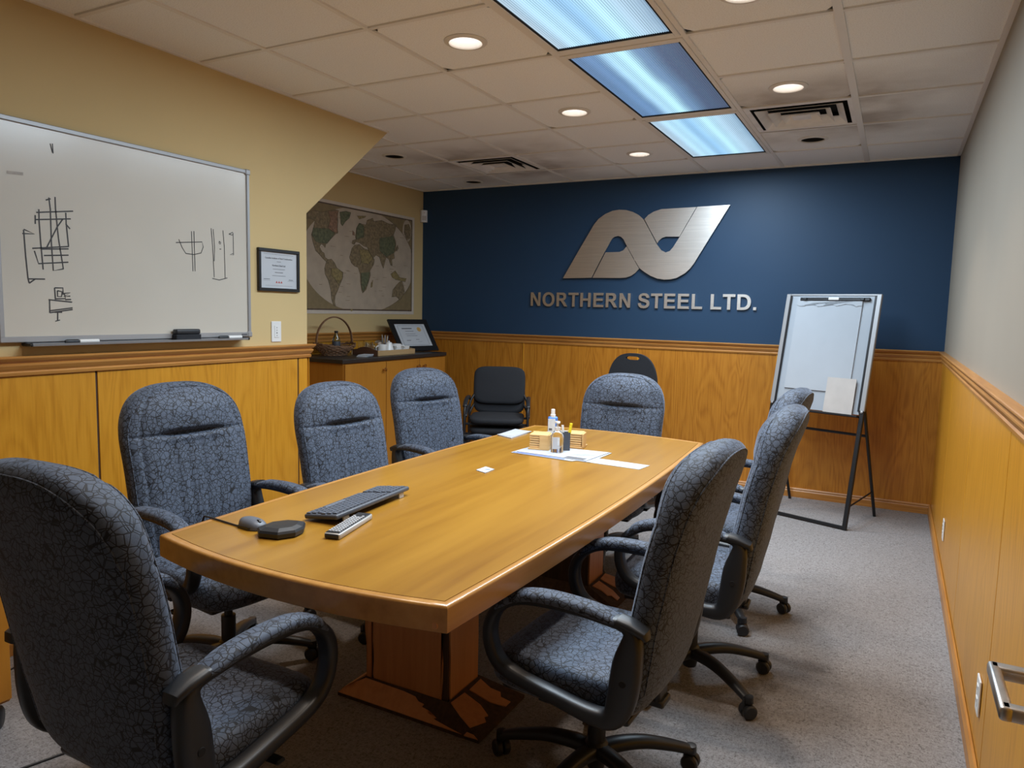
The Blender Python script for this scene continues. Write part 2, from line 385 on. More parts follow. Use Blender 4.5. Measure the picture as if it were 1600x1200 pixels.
# ---------------------------------------------------------------- the room
XL, XA, XR, YB, YF, YN = -3.095, -4.29, 0.319, 6.122, -0.75, 3.235   # nib wall, alcove wall, right wall, back wall, front wall, nib end
def struct(name, data, m, parent=None, smooth=False):
    o = add_obj(name, data, m, parent, smooth=smooth)
    if not parent: o['kind'] = 'structure'
    return o
struct('floor', boxb(((XA+XR)/2, (YB+YF)/2, -0.05), (XR-XA+0.4, YB-YF+0.4, 0.1)), 'carpet')
wall_right = struct('wall_right', boxb((XR+0.06, (YB+YF)/2, H/2+0.03), (0.12, YB-YF+0.24, H+0.06)), 'beige')
wall_back = struct('wall_back', boxb(((XA+XR)/2, YB+0.06, H/2+0.03), (XR-XA, 0.12, H+0.06)), 'navy')
wall_alcove = struct('wall_alcove', boxb((XA-0.06, (YB+YN)/2, H/2+0.03), (0.12, YB-YN+0.4, H+0.06)), 'tan')
# the left wall is the flank of an enclosed stair: its end is upright to 1.98 m, then slopes out to the ceiling
wall_left = struct('wall_left', prismb([(YF, 0), (YN, 0), (YN, 1.977), (4.005, H+0.001), (4.005, H+0.06), (YF, H+0.06)], XA, XL, 'yz'), 'tan')
# front wall with the doorway the room is seen through
bm = B()
box(bm, ((XA-0.75)/2-0.0, YF-0.06, H/2), (-0.75-XA, 0.12, H)); box(bm, ((0.25+XR)/2+0.03, YF-0.06, H/2), (XR-0.25+0.06, 0.12, H)); box(bm, (-0.25, YF-0.06, 2.35), (1.0, 0.12, 0.52))
struct('wall_front', bm, 'beige')

# ceiling: slab above, tiles and metal grid hanging below
ceiling = struct('ceiling', boxb(((XA+XR)/2, (YB+YF)/2, H+0.12), (XR-XA+0.3, YB-YF+0.3, 0.06)), 'white_paint')
xs = [XA] + COLS[1:-1] + [XR]; ys = [YF] + ROWS + [YB]
if xs[1]-xs[0] < 0.05: xs.pop(1)
TROFF_X = (COLS[5], COLS[6])
def in_troffer(x, y): return TROFF_X[0] < x < TROFF_X[1] and 1.904 < y < 5.564
VENTS = [(-0.573, 4.649), (-2.944, 5.259)]
def in_vent(x, y): return any(abs(x-a) < 0.2 and abs(y-b) < 0.2 for a, b in VENTS)
def in_down(x, y):
    for a, b in DOWN_LIT + DOWN_OFF + [(-1.759, 1.6), (-0.573, 1.6)]:
        if abs(x-a) < 0.2 and abs(y-b) < 0.2: return True
    return False
tile_mesh = {}
def tile_bm(sx, sy, hole):
    bm = B(); hx, hy = sx/2, sy/2
    if not hole: box(bm, (0, 0, 0.008), (sx, sy, 0.016)); return bm
    n = 32; R = 0.074; A = []; Bt = []; C = []; D = []
    for i in range(n):
        a = 2*pi*(i+0.5)/n; ca, sa = cos(a), sin(a); k = min(hx/abs(ca), hy/abs(sa))
        A.append(bm.verts.new((R*ca, R*sa, 0))); Bt.append(bm.verts.new((k*ca, k*sa, 0)))
        C.append(bm.verts.new((R*ca, R*sa, 0.016))); D.append(bm.verts.new((k*ca, k*sa, 0.016)))
    for i in range(n):
        j = (i+1) % n
        for p, q in ((A, Bt), (C, A), (Bt, D), (D, C)): bm.faces.new((p[i], p[j], q[j], q[i]))
    return bm
for i in range(len(xs)-1):
    for j in range(len(ys)-1):
        cx, cy = (xs[i]+xs[i+1])/2, (ys[j]+ys[j+1])/2
        if cx < XL and ys[j+1] < 3.3: continue
        if in_troffer(cx, cy) or in_vent(cx, cy): continue
        x0, x1, y0, y1 = xs[i], xs[i+1], ys[j], ys[j+1]
        if x1 > XR-0.01: x1 -= 0.01
        sx, sy = x1-x0-0.006, y1-y0-0.006; hole = in_down(cx, cy)
        k = (round(sx, 3), round(sy, 3), hole)
        if k not in tile_mesh:
            me = bpy.data.meshes.new('ceiling_tile'); b_ = tile_bm(sx, sy, hole); bmesh.ops.recalc_face_normals(b_, faces=b_.faces[:]); b_.to_mesh(me); b_.free(); tile_mesh[k] = me
        add_obj('ceiling_tile', tile_mesh[k], 'tile', ceiling, ((x0+x1)/2, (y0+y1)/2, H+random.uniform(0.0, 0.0015)), (random.uniform(-0.0012, 0.0012), random.uniform(-0.0012, 0.0012), 0))
def bar(x0, x1, y0, y1, z=H-0.002, t=0.01): add_obj('grid_bar', boxb(((x0+x1)/2, (y0+y1)/2, z), (x1-x0, y1-y0, t)), 'bar', ceiling)
for k, x in enumerate(xs[1:-1]):
    w = 0.017 if abs(x-COLS[7]) < 0.01 else 0.011
    bar(x-w, x+w, (3.93 if x < XL else YF), YB)
for k, y in enumerate(ys[1:-1]):
    skip = any(abs(y-q) < 0.02 for q in (2.514, 3.734, 4.954)) and True
    x0 = XA if y > 3.9 else XL
    if skip: bar(x0, TROFF_X[0]-0.011, y-0.011, y+0.011, H-0.0015); bar(TROFF_X[1]+0.011, XR, y-0.011, y+0.011, H-0.0015)
    else: bar(x0, XR, y-0.011, y+0.011, H-0.0015)
for a in ((XR-0.022, XR, YF, YB), (XA, XR, YB-0.02, YB), (XL, XL+0.018, YF, 3.99), (XA, XA+0.02, 3.99, YB)):
    add_obj('wall_angle', boxb(((a[0]+a[1])/2, (a[2]+a[3])/2, H-0.004), (a[1]-a[0], a[3]-a[2], 0.012)), 'bar', ceiling)

# wainscot panels, each a board of its own on its wall
RZ0, RZ1, BZ = 1.135, 1.213, 0.075
def panels_y(parent, x, ys_, side):          # side = +1 panel grows to +x
    for a, b in zip(ys_, ys_[1:]):
        add_obj('wainscot_panel', boxb((0, 0, 0), (0.006, b-a-0.010, RZ0+0.02), 0.001, 1), 'oak', parent, (x+side*0.003, (a+b)/2, (RZ0+0.02)/2))
    for y in ys_[1:-1]: add_obj('panel_backing', boxb((0, 0, 0), (0.001, 0.02, RZ0)), 'bark', parent, (x+side*0.0006, y, RZ0/2))
def panels_x(parent, y, xs_, side):
    for a, b in zip(xs_, xs_[1:]):
        add_obj('wainscot_panel', boxb((0, 0, 0), (b-a-0.005, 0.008, RZ0+0.02), 0.0015, 1), 'oak_back', parent, ((a+b)/2, y+side*0.004, (RZ0+0.02)/2))
        if b < XR-0.05: add_obj('batten', boxb((0, 0, 0), (0.012, 0.006, RZ0), 0.002, 1), 'oak', parent, (b, y+side*0.010, RZ0/2))
panels_y(wall_right, XR, [YF, 1.27, 2.50, 3.68, 4.94, YB], -1)
panels_y(wall_left, XL, [YF, 0.72, 1.94, 3.155, YN], 1)
panels_x(wall_back, YB, [XA, -3.112, -1.99, -0.83, XR], -1)
panels_y(wall_alcove, XA, [YN, 4.2, 5.2, YB], 1)
panels_x(wall_left, YN, [XA, XL], 1)
# chair rails: a moulded profile swept along the wall (d = distance off the wall, z)
RAIL = [(0, RZ0), (0.016, RZ0), (0.018, RZ0+0.012), (0.013, RZ0+0.018), (0.020, RZ0+0.028), (0.026, RZ0+0.040), (0.026, RZ0+0.046), (0.019, RZ0+0.050), (0.030, RZ0+0.060), (0.037, RZ0+0.070), (0.037, RZ1-0.003), (0.034, RZ1), (0, RZ1)]
BASE = [(0, 0), (0.014, 0), (0.014, BZ-0.026), (0.010, BZ-0.018), (0.013, BZ-0.010), (0.008, BZ), (0, BZ)]
def mould(name, prof, a, b, nrm, m, m0=0.0, m1=0.0):
    """profile along a->b on a wall with outward normal nrm; m0/m1 = mitre (+1 outside corner, -1 inside)"""
    a = Vector((*a, 0)); b = Vector((*b, 0)); t = (b-a).normalized(); nn = Vector((*nrm, 0)); bm = B(); R = []
    for p, mi, s in ((a, m0, -1), (b, m1, 1)):
        R.append([bm.verts.new(p + nn*d + t*(s*mi*d) + Vector((0, 0, z))) for d, z in prof])
    n = len(prof)
    for i in range(n): bm.faces.new((R[0][i], R[0][(i+1) % n], R[1][(i+1) % n], R[1][i]))
    bm.faces.new(R[0][::-1]); bm.faces.new(R[1]); return struct(name, bm, m)
mould('trim_1', RAIL, (XR, YF), (XR, YB), (-1, 0), 'oak_rail', 0, -1)
mould('trim_2', RAIL, (XA, YB), (XR, YB), (0, -1), 'oak_rail_x', -1, -1)
mould('trim_3', RAIL, (XL, YF), (XL, YN), (1, 0), 'oak_rail', 0, 1)
mould('trim_4', RAIL, (XL, YN), (XA, YN), (0, 1), 'oak_rail_x', 1, -1)
mould('trim_5', RAIL, (XA, YN), (XA, YB), (1, 0), 'oak_rail', -1, -1)
mould('baseboard_right', BASE, (XR-0.008, YF), (XR-0.008, YB-0.008), (-1, 0), 'oak_rail', 0, -1)
mould('baseboard_back', BASE, (XA, YB-0.008), (XR-0.008, YB-0.008), (0, -1), 'oak_rail_x', -1, -1)
mould('baseboard_left', BASE, (XL+0.008, YF), (XL+0.008, YN+0.008), (1, 0), 'oak_rail', 0, 1)
mould('baseboard_alcove', BASE, (XA+0.008, YN), (XA+0.008, YB), (1, 0), 'oak_rail', -1, -1)

# ---------------------------------------------------------------- ceiling fittings
def ribbed(sx, sy, n):
    bm = B(); P = []
    for i in range(2*n+1):
        x = -sx/2 + sx*i/(2*n); z = 0.0 if i % 2 else -0.003
        P.append((bm.verts.new((x, -sy/2, z)), bm.verts.new((x, sy/2, z))))
    for a, b in zip(P, P[1:]): bm.faces.new((a[0], b[0], b[1], a[1]))
    return bm
lens_mesh = {}
for (y0, y1, k, s), lab in zip(TROFFERS, ('bright fluorescent ceiling light cut by the top of the photo, nearest of three in line', 'half-lit dim blue fluorescent ceiling light, middle of the three in line', 'bright fluorescent ceiling light nearest the dark blue wall')):
    cy = (y0+y1)/2; t = thing('ceiling_light', lab, 'ceiling light', (LX, cy, H), 0, 'fluorescent ceiling lights')
    bm = B(); wx, wy = 0.592/2-0.012, 1.22/2-0.012; ix, iy = 0.262, 0.557
    for a, b, c, d in ((-wx, -ix, -wy, wy), (ix, wx, -wy, wy), (-ix, ix, -wy, -iy), (-ix, ix, iy, wy)):
        box(bm, ((a+b)/2, (c+d)/2, -0.004), (b-a, d-c, 0.014), 0.002, 1)
    add_obj('light_frame', bm, 'bar', t)
    add_obj('inner_trim', (lambda bm: [box(bm, c, sz) for c, sz in (((-ix+0.004, 0, 0.002), (0.008, 2*iy, 0.02)), ((ix-0.004, 0, 0.002), (0.008, 2*iy, 0.02)), ((0, -iy+0.004, 0.002), (2*ix, 0.008, 0.02)), ((0, iy-0.004, 0.002), (2*ix, 0.008, 0.02)))] and bm)(B()), 'dark', t)
    add_obj('ribbed_lens', ribbed(0.508, 1.10, 52), 'lens_'+k, t, (0, 0, 0.0))
    add_obj('housing', boxb((0, 0, 0.06), (0.57, 1.19, 0.09)), 'white_paint', t)
DOWN_LABELS = {0: 'lit round downlight at top centre of photo, left of the nearest long light', 1: 'lit round downlight left of the half-lit long light', 2: 'smallest lit round downlight, left of the far long light', 3: 'lit round downlight cut off at the top edge, right of the long lights', 4: 'lit round downlight just in front of the right air diffuser',
               5: 'unlit black round downlight behind the right air diffuser', 6: 'unlit black round downlight beside the sloped wall end', 7: 'unlit black round downlight beside the left air diffuser near the blue wall'}
def downlight(x, y, lit, lab):
    t = thing('downlight', lab, 'ceiling light', (x, y, H), 0, 'round recessed downlights')
    bm = B(); lathe(bm, [(0.072, -0.002), (0.074, -0.008), (0.088, -0.007), (0.096, -0.002), (0.096, 0.0), (0.072, 0.0)], 36, close=True); add_obj('trim_ring', bm, 'white_paint', t, smooth=40)
    bm = B(); lathe(bm, [(0.072, -0.002), (0.066, 0.05), (0.058, 0.10)], 36)
    bm.faces.ensure_lookup_table(); bm.faces.remove(max((f for f in bm.faces if len(f.verts) > 4), key=lambda f: -f.calc_center_median().z))
    add_obj('reflector_cone', bm, 'china' if lit else 'dark', t, smooth=40)
    bm = B(); lathe(bm, [(0.0, 0.028), (0.03, 0.030), (0.055, 0.038), (0.062, 0.05)] if lit else [(0.0, 0.055), (0.035, 0.06), (0.055, 0.075)], 28); add_obj('lamp_face', bm, 'bulb' if lit else 'dark', t, smooth=True)
for i, (x, y) in enumerate(DOWN_LIT): downlight(x, y, True, DOWN_LABELS[i])
for i, (x, y) in enumerate(DOWN_OFF): downlight(x, y, False, DOWN_LABELS[5+i])
def diffuser(x, y, lab):
    t = thing('air_diffuser', lab, 'air vent', (x, y, H), 0, 'square ceiling air diffusers')
    def ring(o, i, zo, zi, th=0.002):
        bm = B(); V = []
        for h, z in ((o, zo), (i, zi), (i, zi+th), (o, zo+th)): V.append([bm.verts.new((sx*h, sy*h, z)) for sx, sy in ((-1, -1), (1, -1), (1, 1), (-1, 1))])
        for a, b in zip(V, V[1:]+V[:1]):
            for k in range(4): bm.faces.new((a[k], a[(k+1) % 4], b[(k+1) % 4], b[k]))
        return bm
    add_obj('outer_flange', ring(0.285, 0.255, -0.004, -0.002), 'vent_white', t)
    add_obj('neck', boxb((0, 0, 0.075), (0.56, 0.56, 0.01)), 'dark', t)  # near-black colour stands for the shade up inside the duct
    for k, (o, i) in enumerate(((0.232, 0.186), (0.166, 0.124), (0.104, 0.066))): lr = add_obj('louvre_ring', ring(o, i, -0.010-0.002*k, 0.030), 'vent_white', t); add_obj('louvre_back_shade', ring(o-0.004, i-0.001, -0.0035-0.002*k, 0.0345, 0.001), 'dark', lr)  # added dark rings paint the shade on the white louvres' upper faces
    bm = B(); box(bm, (0, 0, -0.006), (0.10, 0.10, 0.003)); add_obj('centre_plate', bm, 'vent_white', t)
    add_obj('plenum', (lambda bm: [box(bm, c, s_) for c, s_ in (((-0.26, 0, 0.04), (0.01, 0.53, 0.08)), ((0.26, 0, 0.04), (0.01, 0.53, 0.08)), ((0, -0.26, 0.04), (0.53, 0.01, 0.08)), ((0, 0.26, 0.04), (0.53, 0.01, 0.08)))] and bm)(B()), 'dark', t)  # duct sides coloured dark to paint in the unlit interior
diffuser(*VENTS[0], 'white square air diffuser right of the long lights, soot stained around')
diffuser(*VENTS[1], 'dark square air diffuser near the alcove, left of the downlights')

# ---------------------------------------------------------------- conference table
TZ = 0.75
TX, TY, HL, HW = -1.393, 2.64, 1.268, 0.512
def table_outline(inset=0.0):
    # long sides bow out by 4 cm, ends by 6 cm
    pts = []; L, Wd = HL-inset, HW-inset
    def side(t): return Wd + 0.040*(1-t*t)
    def end(t): return L + 0.062*(1-t*t)
    n = 24
    for i in range(n): t = -1+2*i/n; pts.append((side(t), t*L))
    for i in range(n): t = 1-2*i/n; pts.append((t*Wd, end(t)))
    for i in range(n): t = 1-2*i/n; pts.append((-side(t), t*L))
    for i in range(n): t = -1+2*i/n; pts.append((t*Wd, -end(t)))
    return pts
table = thing('conference_table', 'honey maple boat-shaped conference table with rounded edge on veneered pedestals', 'table', (TX, TY, 0))
add_obj('tabletop', prismb(table_outline(0.024), TZ-0.03, TZ-0.0004), 'maple', table)
def edge_band():
    bm = B(); secs = [(0.0225, TZ-0.001), (0.018, TZ), (0.008, TZ), (0.004, TZ-0.0013), (0.0013, TZ-0.004), (0.0, TZ-0.008), (0.0, TZ-0.066), (0.002, TZ-0.068), (0.0225, TZ-0.068)]
    R = [[bm.verts.new((x, y, z)) for x, y in table_outline(i)] for i, z in secs]; n = len(R[0])
    for a, b in zip(R, R[1:]+R[:1]):
        for k in range(n): bm.faces.new((a[k], a[(k+1) % n], b[(k+1) % n], b[k]))
    return bm
add_obj('edge_band', edge_band(), 'maple_edge', table, smooth=35)
add_obj('underside_board', prismb(table_outline(0.03), TZ-0.06, TZ-0.031), 'cherry', table)
# dowel plug showing in the near end
tp = 0.94; add_obj('dowel_plug', (lambda bm: lathe(bm, [(0.0, -0.0012), (0.008, -0.0012), (0.009, 0.002)], 16, axis='y') or bm)(B()), 'cherry', table, (tp*HW, -(HL+0.062*(1-tp*tp)), TZ-0.052), (0, 0, 0))
def wavy(a, b, n, amp, seed, horizontal=False):
    r = random.Random(seed); out = []
    for i in range(n+1):
        t = i/n; p = (a[0]+(b[0]-a[0])*t, a[1]+(b[1]-a[1])*t); d = r.uniform(-amp, amp) if 0 < i < n else 0
        out.append((p[0], p[1]+d) if horizontal else (p[0]+d, p[1]))
    return out
def pedestal(cx, cy, flip, px=0.038):
    """dark core with live-edged veneer boards, on a sloping plinth with torn veneer"""
    s = -1 if not flip else 1          # outward (end) direction along y
    hx, hy, zt, zb = 0.178, 0.105, TZ-0.06, 0.055
    add_obj('pedestal_core', boxb((cx, cy, (zt+zb)/2), (2*hx-0.012, 2*hy-0.012, zt-zb+0.01)), 'bark', table)
    yo = cy+s*hy
    add_obj('live_edge_board', prismb(wavy((cx-hx+0.03, zb+0.012), (cx+hx-0.034, zb), 3, 0.004, 1, True)+wavy((cx+hx-0.030, zb+0.01), (cx+hx-0.022, zt), 9, 0.005, 2)+wavy((cx-hx+0.034, zt), (cx-hx+0.026, zb+0.03), 9, 0.004, 3), min(yo, yo-s*0.012), max(yo, yo-s*0.012), 'xz'), 'cherry', table)
    add_obj('live_edge_board', prismb([(cx-hx-0.004, zb)]+wavy((cx-hx+0.016, zb), (cx-hx+0.012, zt), 9, 0.004, 5)+wavy((cx-hx-0.012, zt), (cx-hx-0.004, zb+0.03), 7, 0.006, 6), min(yo, yo-s*0.016), max(yo, yo-s*0.016), 'xz'), 'cherry', table)
    for sx in (1, -1):
        xo = cx+sx*hx; ya, yb = cy-hy+0.018, cy+hy
        notch = [(yb-0.002, 0.50), (yb-0.018, 0.52), (yb-0.026, 0.55), (yb-0.024, 0.58), (yb-0.010, 0.61), (yb, 0.63)] if s < 0 else [(yb, 0.63), (yb, 0.5)][::-1]
        pts = [(ya+0.004, zb), (yb-0.004, zb)]+wavy((yb-0.004, zb+0.03), (yb-0.002, 0.47), 5, 0.004, 8+sx)+notch+[(yb, zt)]+wavy((ya-0.004, zt), (ya, zb+0.02), 8, 0.006, 11+sx)
        add_obj('live_edge_board', prismb(pts, min(xo, xo-sx*0.012), max(xo, xo-sx*0.012), 'yz'), 'cherry', table)
    # plinth: sloping dark skirt
    ox, oy = 0.305, hy+0.062
    bm = B(); V = []
    for x, y, z in ((ox, oy, 0.0), (ox, oy, 0.012), (hx+0.004, hy+0.004, 0.072), (hx+0.004, hy+0.004, 0.0)):
        o_ = px if x == ox else 0.0; V.append([bm.verts.new((cx+o_+a*x, cy+b*y, z)) for a, b in ((-1, -1), (1, -1), (1, 1), (-1, 1))])
    for a, b in zip(V, V[1:]+V[:1]):
        for k in range(4): bm.faces.new((a[k], a[(k+1) % 4], b[(k+1) % 4], b[k]))
    add_obj('plinth', bm, 'bark', table)
    def slope_patch(face, uv, th=0.004):
        """torn veneer lying on one sloping face: u along the face -1..1, v 0 at the foot .. 1 at the top"""
        bm = B(); lo = []; hi = []
        for u, v in uv:
            c_ = px*(1-v); ex = ox+(hx+0.004-ox)*v; ey = oy+(hy+0.004-oy)*v; z = 0.012+0.06*v
            if face == 'end': p = Vector((cx+c_+u*ex, cy+s*ey, z)); nrm = Vector((0, s*0.55, 0.83))
            elif face == 'right': p = Vector((cx+c_+ex, cy+u*ey, z)); nrm = Vector((0.42, 0, 0.9))
            else: p = Vector((cx+c_-ex, cy+u*ey, z)); nrm = Vector((-0.42, 0, 0.9))
            lo.append(bm.verts.new(p-nrm*0.002)); hi.append(bm.verts.new(p+nrm*th))
        n = len(lo); f1 = bm.faces.new(lo[::-1]); f2 = bm.faces.new(hi)
        for i in range(n): bm.faces.new((lo[i], lo[(i+1) % n], hi[(i+1) % n], hi[i]))
        bmesh.ops.triangulate(bm, faces=[f1, f2]); return add_obj('torn_veneer', bm, 'cherry', table)
    slope_patch('end', [(-0.99, 0.0), (0.78, 0.0), (0.60, 0.10), (0.44, 0.20), (0.50, 0.28), (0.36, 0.34), (0.42, 0.44), (0.30, 0.50), (0.36, 0.62), (0.26, 0.66), (0.22, 0.80), (-0.02, 0.86), (-0.92, 0.90), (-0.98, 0.62), (-0.90, 0.42), (-1.0, 0.34)])
    slope_patch('end', [(0.80, -0.02), (0.99, 0.0), (0.985, 0.12), (0.90, 0.14)])
    slope_patch('right', [(s*0.98, 0.30), (s*0.50, 0.16), (s*0.42, 0.26), (s*0.30, 0.22), (s*0.18, 0.50), (s*0.20, 0.92), (s*0.94, 0.95), (s*0.99, 0.6)][::1])
    slope_patch('right', [(-s*0.05, 0.90), (-s*0.12, 0.40), (-s*0.30, 0.10), (-s*0.52, 0.10), (-s*0.50, 0.32), (-s*0.66, 0.40), (-s*0.62, 0.62), (-s*0.80, 0.92)])
    slope_patch('left', [(-0.9, 0.05), (0.9, 0.05), (0.8, 0.4), (0.9, 0.9), (-0.9, 0.9)])
pedestal(-1.478-TX, 2.140-TY, False)
pedestal(-1.46-TX, 3.40-TY, True)

# ---------------------------------------------------------------- executive chairs (x forward, origin on the floor under the column)
def smooth(a, b, t): t = max(0.0, min(1.0, (t-a)/(b-a))); return t*t*(3-2*t)
ZB, ZT = 0.355, 1.098
def back_w(z):
    w = 0.218 + 0.034*smooth(0.36, 0.70, z) + 0.004*smooth(0.7, 0.9, z)
    z0 = 0.86
    if z > z0: w *= max(0.0, 1-((z-z0)/(ZT-z0))**2.7)**(1/2.7)
    if z < ZB+0.09: w *= max(0.0, 1-((ZB+0.09-z)/0.0905)**2.6)**(1/2.6)
    return w
def back_t(z):
    t = 0.050 + 0.014*smooth(0.45, 0.60, z) + 0.006*smooth(0.92, 1.0, z)
    if z > ZT-0.075: t *= sqrt(max(0.0, 1-((z-ZT+0.075)/0.0752)**2))
    if z < ZB+0.05: t *= sqrt(max(0.0, 1-((ZB+0.05-z)/0.0502)**2))
    return t
def back_x(z):
    pts = [(0.35, -0.165), (0.45, -0.196), (0.60, -0.213), (0.80, -0.250), (1.00, -0.300), (1.10, -0.335)]
    for (a, xa), (b, xb) in zip(pts, pts[1:]):
        if z <= b: k = (z-a)/(b-a); return xa+(xb-xa)*k
    return pts[-1][1]
def gauss(d, s): return math.exp(-(d/s)**2)
def back_front(z, s, channels=True):
    """offset of the front surface from the centre line at height z, s = sideways fraction -1..1"""
    base = back_t(z)*max(0.0, 1-abs(s)**3.2)**(1/3.2)
    if base <= 1e-5: return base
    k = min(1.0, base/0.03)
    base += k*0.015*smooth(0.905, 0.938, z)*(1-smooth(0.99, 1.09, z))*(1-s*s)**2              # head roll
    base -= k*(0.024*gauss(z-0.909, 0.011)*smooth(0.60, 0.25, abs(s)) if abs(s) < 0.60 else 0)
    base -= k*0.005*gauss(z-0.907, 0.006)                                                   # seam
    if channels and z < 0.895:
        f = smooth(0.895, 0.865, z)*smooth(0.46, 0.52, z)
        for c in (-0.33, -0.12, 0.12, 0.33): base -= k*f*0.0075*gauss(s-c, 0.024)
        base -= k*f*0.006*smooth(0.62, 0.4, abs(s))
    base -= k*0.007*gauss(abs(s)-0.80, 0.03)*smooth(0.42, 0.5, z)                           # bolster seam
    return base
def backrest_bm():
    bm = B(); zs = [ZB+(ZT-ZB)*(1-cos(pi*i/20))/2*0.16 for i in range(0, 14)]
    z0 = zs[-1]; top = ZT-0.10
    zs += [z0+(0.870-z0)*i/14 for i in range(1, 15)] + [0.870+(0.945-0.870)*i/16 for i in range(1, 17)] + [0.945+(top-0.945)*i/4 for i in range(1, 5)]
    zs += [top+(ZT-top)*sin(pi/2*i/12) for i in range(1, 13)]
    ss = [sin(pi/2*(-1+2*i/76)) for i in range(77)]; rings = []
    for z in zs:
        w, t, x = back_w(z), back_t(z), back_x(z); ring = []
        for s in ss[::-1]: ring.append((x+back_front(z, s), w*s, z))
        for s in ss[1:-1][::3]: ring.append((x-t*0.95*max(0.0, 1-abs(s)**2.8)**(1/2.8), w*s, z))
        rings.append([bm.verts.new(p) for p in ring])
    n = len(rings[0])
    for a, b in zip(rings, rings[1:]):
        for k in range(n): bm.faces.new((a[k], a[(k+1) % n], b[(k+1) % n], b[k]))
    bm.faces.new(rings[0][::-1]); bm.faces.new(rings[-1])
    bmesh.ops.remove_doubles(bm, verts=bm.verts[:], dist=1e-5)
    return bm
def piping_path(frac, front=True):
    out = []
    zs = [0.44+(1.00-0.44)*i/14 for i in range(15)] + [1.00+(ZT-0.0004-1.00)*sin(pi/2*i/16) for i in range(1, 17)]
    for sgn in (1, -1):
        L = []
        for zo in zs:
            z = zo if zo < 0.75 else 0.75+(zo-0.75)*(0.06+frac*0.94)
            s = max(-0.99, min(0.99, sgn*back_w(zo)*frac/max(back_w(z), 1e-4))); x = back_x(z)
            dx = back_front(z, s, False) if front else -back_t(z)*0.95*max(0.0, 1-abs(s)**2.8)**(1/2.8)
            L.append(Vector((x+dx, back_w(z)*s, z)))
        out += L if sgn == 1 else L[::-1]
    return out
def seat_bm():
    bm = B(); rings = []; n = 48
    # (height, inset, rise)
    prof = [(0.352, 0.030), (0.356, 0.012), (0.372, 0.002), (0.395, 0.0), (0.420, 0.0), (0.438, 0.004), (0.450, 0.014), (0.457, 0.032), (0.461, 0.07), (0.461, 0.12), (0.458, 0.18)]
    for z, ins in prof:
        ring = []
        for k in range(n):
            a = 2*pi*k/n; ca, sa = cos(a), sin(a); e = 2/4.2
            hx, hy = 0.245-ins, 0.252-ins
            x = 0.035+hx*math.copysign(abs(ca)**e, ca); y = hy*math.copysign(abs(sa)**e, sa)
            zz = z - 0.030*smooth(0.16, 0.29, x)*(1 if z > 0.40 else 0.3) + (0.008*(abs(y)/0.25)**3 if z > 0.43 else 0) - (0.010*gauss(x+0.02, 0.02) if z > 0.455 else 0)
            ring.append(bm.verts.new((x, y, zz)))
        rings.append(ring)
    for a, b in zip(rings, rings[1:]):
        for k in range(n): bm.faces.new((a[k], a[(k+1) % n], b[(k+1) % n], b[k]))
    c = bm.verts.new((0.035, 0, 0.452))
    for k in range(n): bm.faces.new((rings[-1][k], rings[-1][(k+1) % n], c))
    bm.faces.new(rings[0][::-1]); return bm
def arm_frame_bm(sy):
    bm = B(); y = 0.272*sy
    P = [(-0.200, 0.636), (-0.12, 0.652), (0.0, 0.656), (0.10, 0.650), (0.165, 0.628), (0.208, 0.585), (0.222, 0.525), (0.200, 0.460), (0.145, 0.424), (0.02, 0.400), (-0.10, 0.380), (-0.155, 0.388), (-0.180, 0.440), (-0.193, 0.54)]
    Hh = [0.020, 0.012, 0.012, 0.013, 0.015, 0.017, 0.018, 0.019, 0.019, 0.019, 0.023, 0.029, 0.038, 0.039]
    path = catmull([(x, y, z) for x, z in P], 4, True); hh = catmull([(h, 0, 0) for h in Hh], 4, True)
    sweep(bm, path, 0.024, [h[0] for h in hh], up=(0, sy, 0.0), seg=12, n=3.2, closed=True) if False else None
    # section: sideways = y, height = in the plane of the loop
    N = len(path); R = []
    for i in range(N):
        t = (path[(i+1) % N]-path[i-1]).normalized(); u = Vector((0, 1, 0)); s = t.cross(u).normalized(); ring = []
        for k in range(12):
            a = 2*pi*(k+0.5)/12; ca, sa = cos(a), sin(a); e = 2/3.4
            ring.append(bm.verts.new(path[i]+u*(0.025*math.copysign(abs(ca)**e, ca))+s*(hh[i][0]*math.copysign(abs(sa)**e, sa))))
        R.append(ring)
    for a, b in zip(R, R[1:]+R[:1]):
        for k in range(12): bm.faces.new((a[k], a[(k+1) % 12], b[(k+1) % 12], b[k]))
    return bm
def arm_pad_bm(sy):
    bm = B(); y = 0.272*sy
    path = catmull([(-0.168, y, 0.651), (-0.10, y, 0.664), (0.0, y, 0.670), (0.09, y, 0.664), (0.155, y, 0.642), (0.197, y, 0.605)], 5)
    N = len(path); hh = [0.017*min(1, 0.35+4*min(i, N-1-i)/N) for i in range(N)]; ww = [0.0305*min(1, 0.80+2*min(i, N-1-i)/N) for i in range(N)]
    sweep(bm, path, ww, hh, seg=12, n=2.6); return bm
def post_cap_bm(sy):
    bm = B(); y = 0.272*sy; sweep(bm, [(-0.243, y, 0.622), (-0.238, y, 0.636), (-0.20, y, 0.650), (-0.166, y, 0.656)], [0.018, 0.026, 0.029, 0.030], [0.006, 0.012, 0.014, 0.013], seg=12, n=2.8); return bm
def caster_parts(parent):
    bm = B()
    for s in (-1, 1): lathe(bm, [(0.0, s*0.004), (0.024, s*0.004), (0.027, s*0.008), (0.027, s*0.020), (0.022, s*0.025), (0.0, s*0.026)], 18, (0.0, 0, 0.027), 'y')
    tube(bm, [(0.018, 0, 0.03), (0.018, 0, 0.075)], 0.006, 8); box(bm, (0.008, 0, 0.044), (0.030, 0.012, 0.026), 0.004, 1)
    return bm
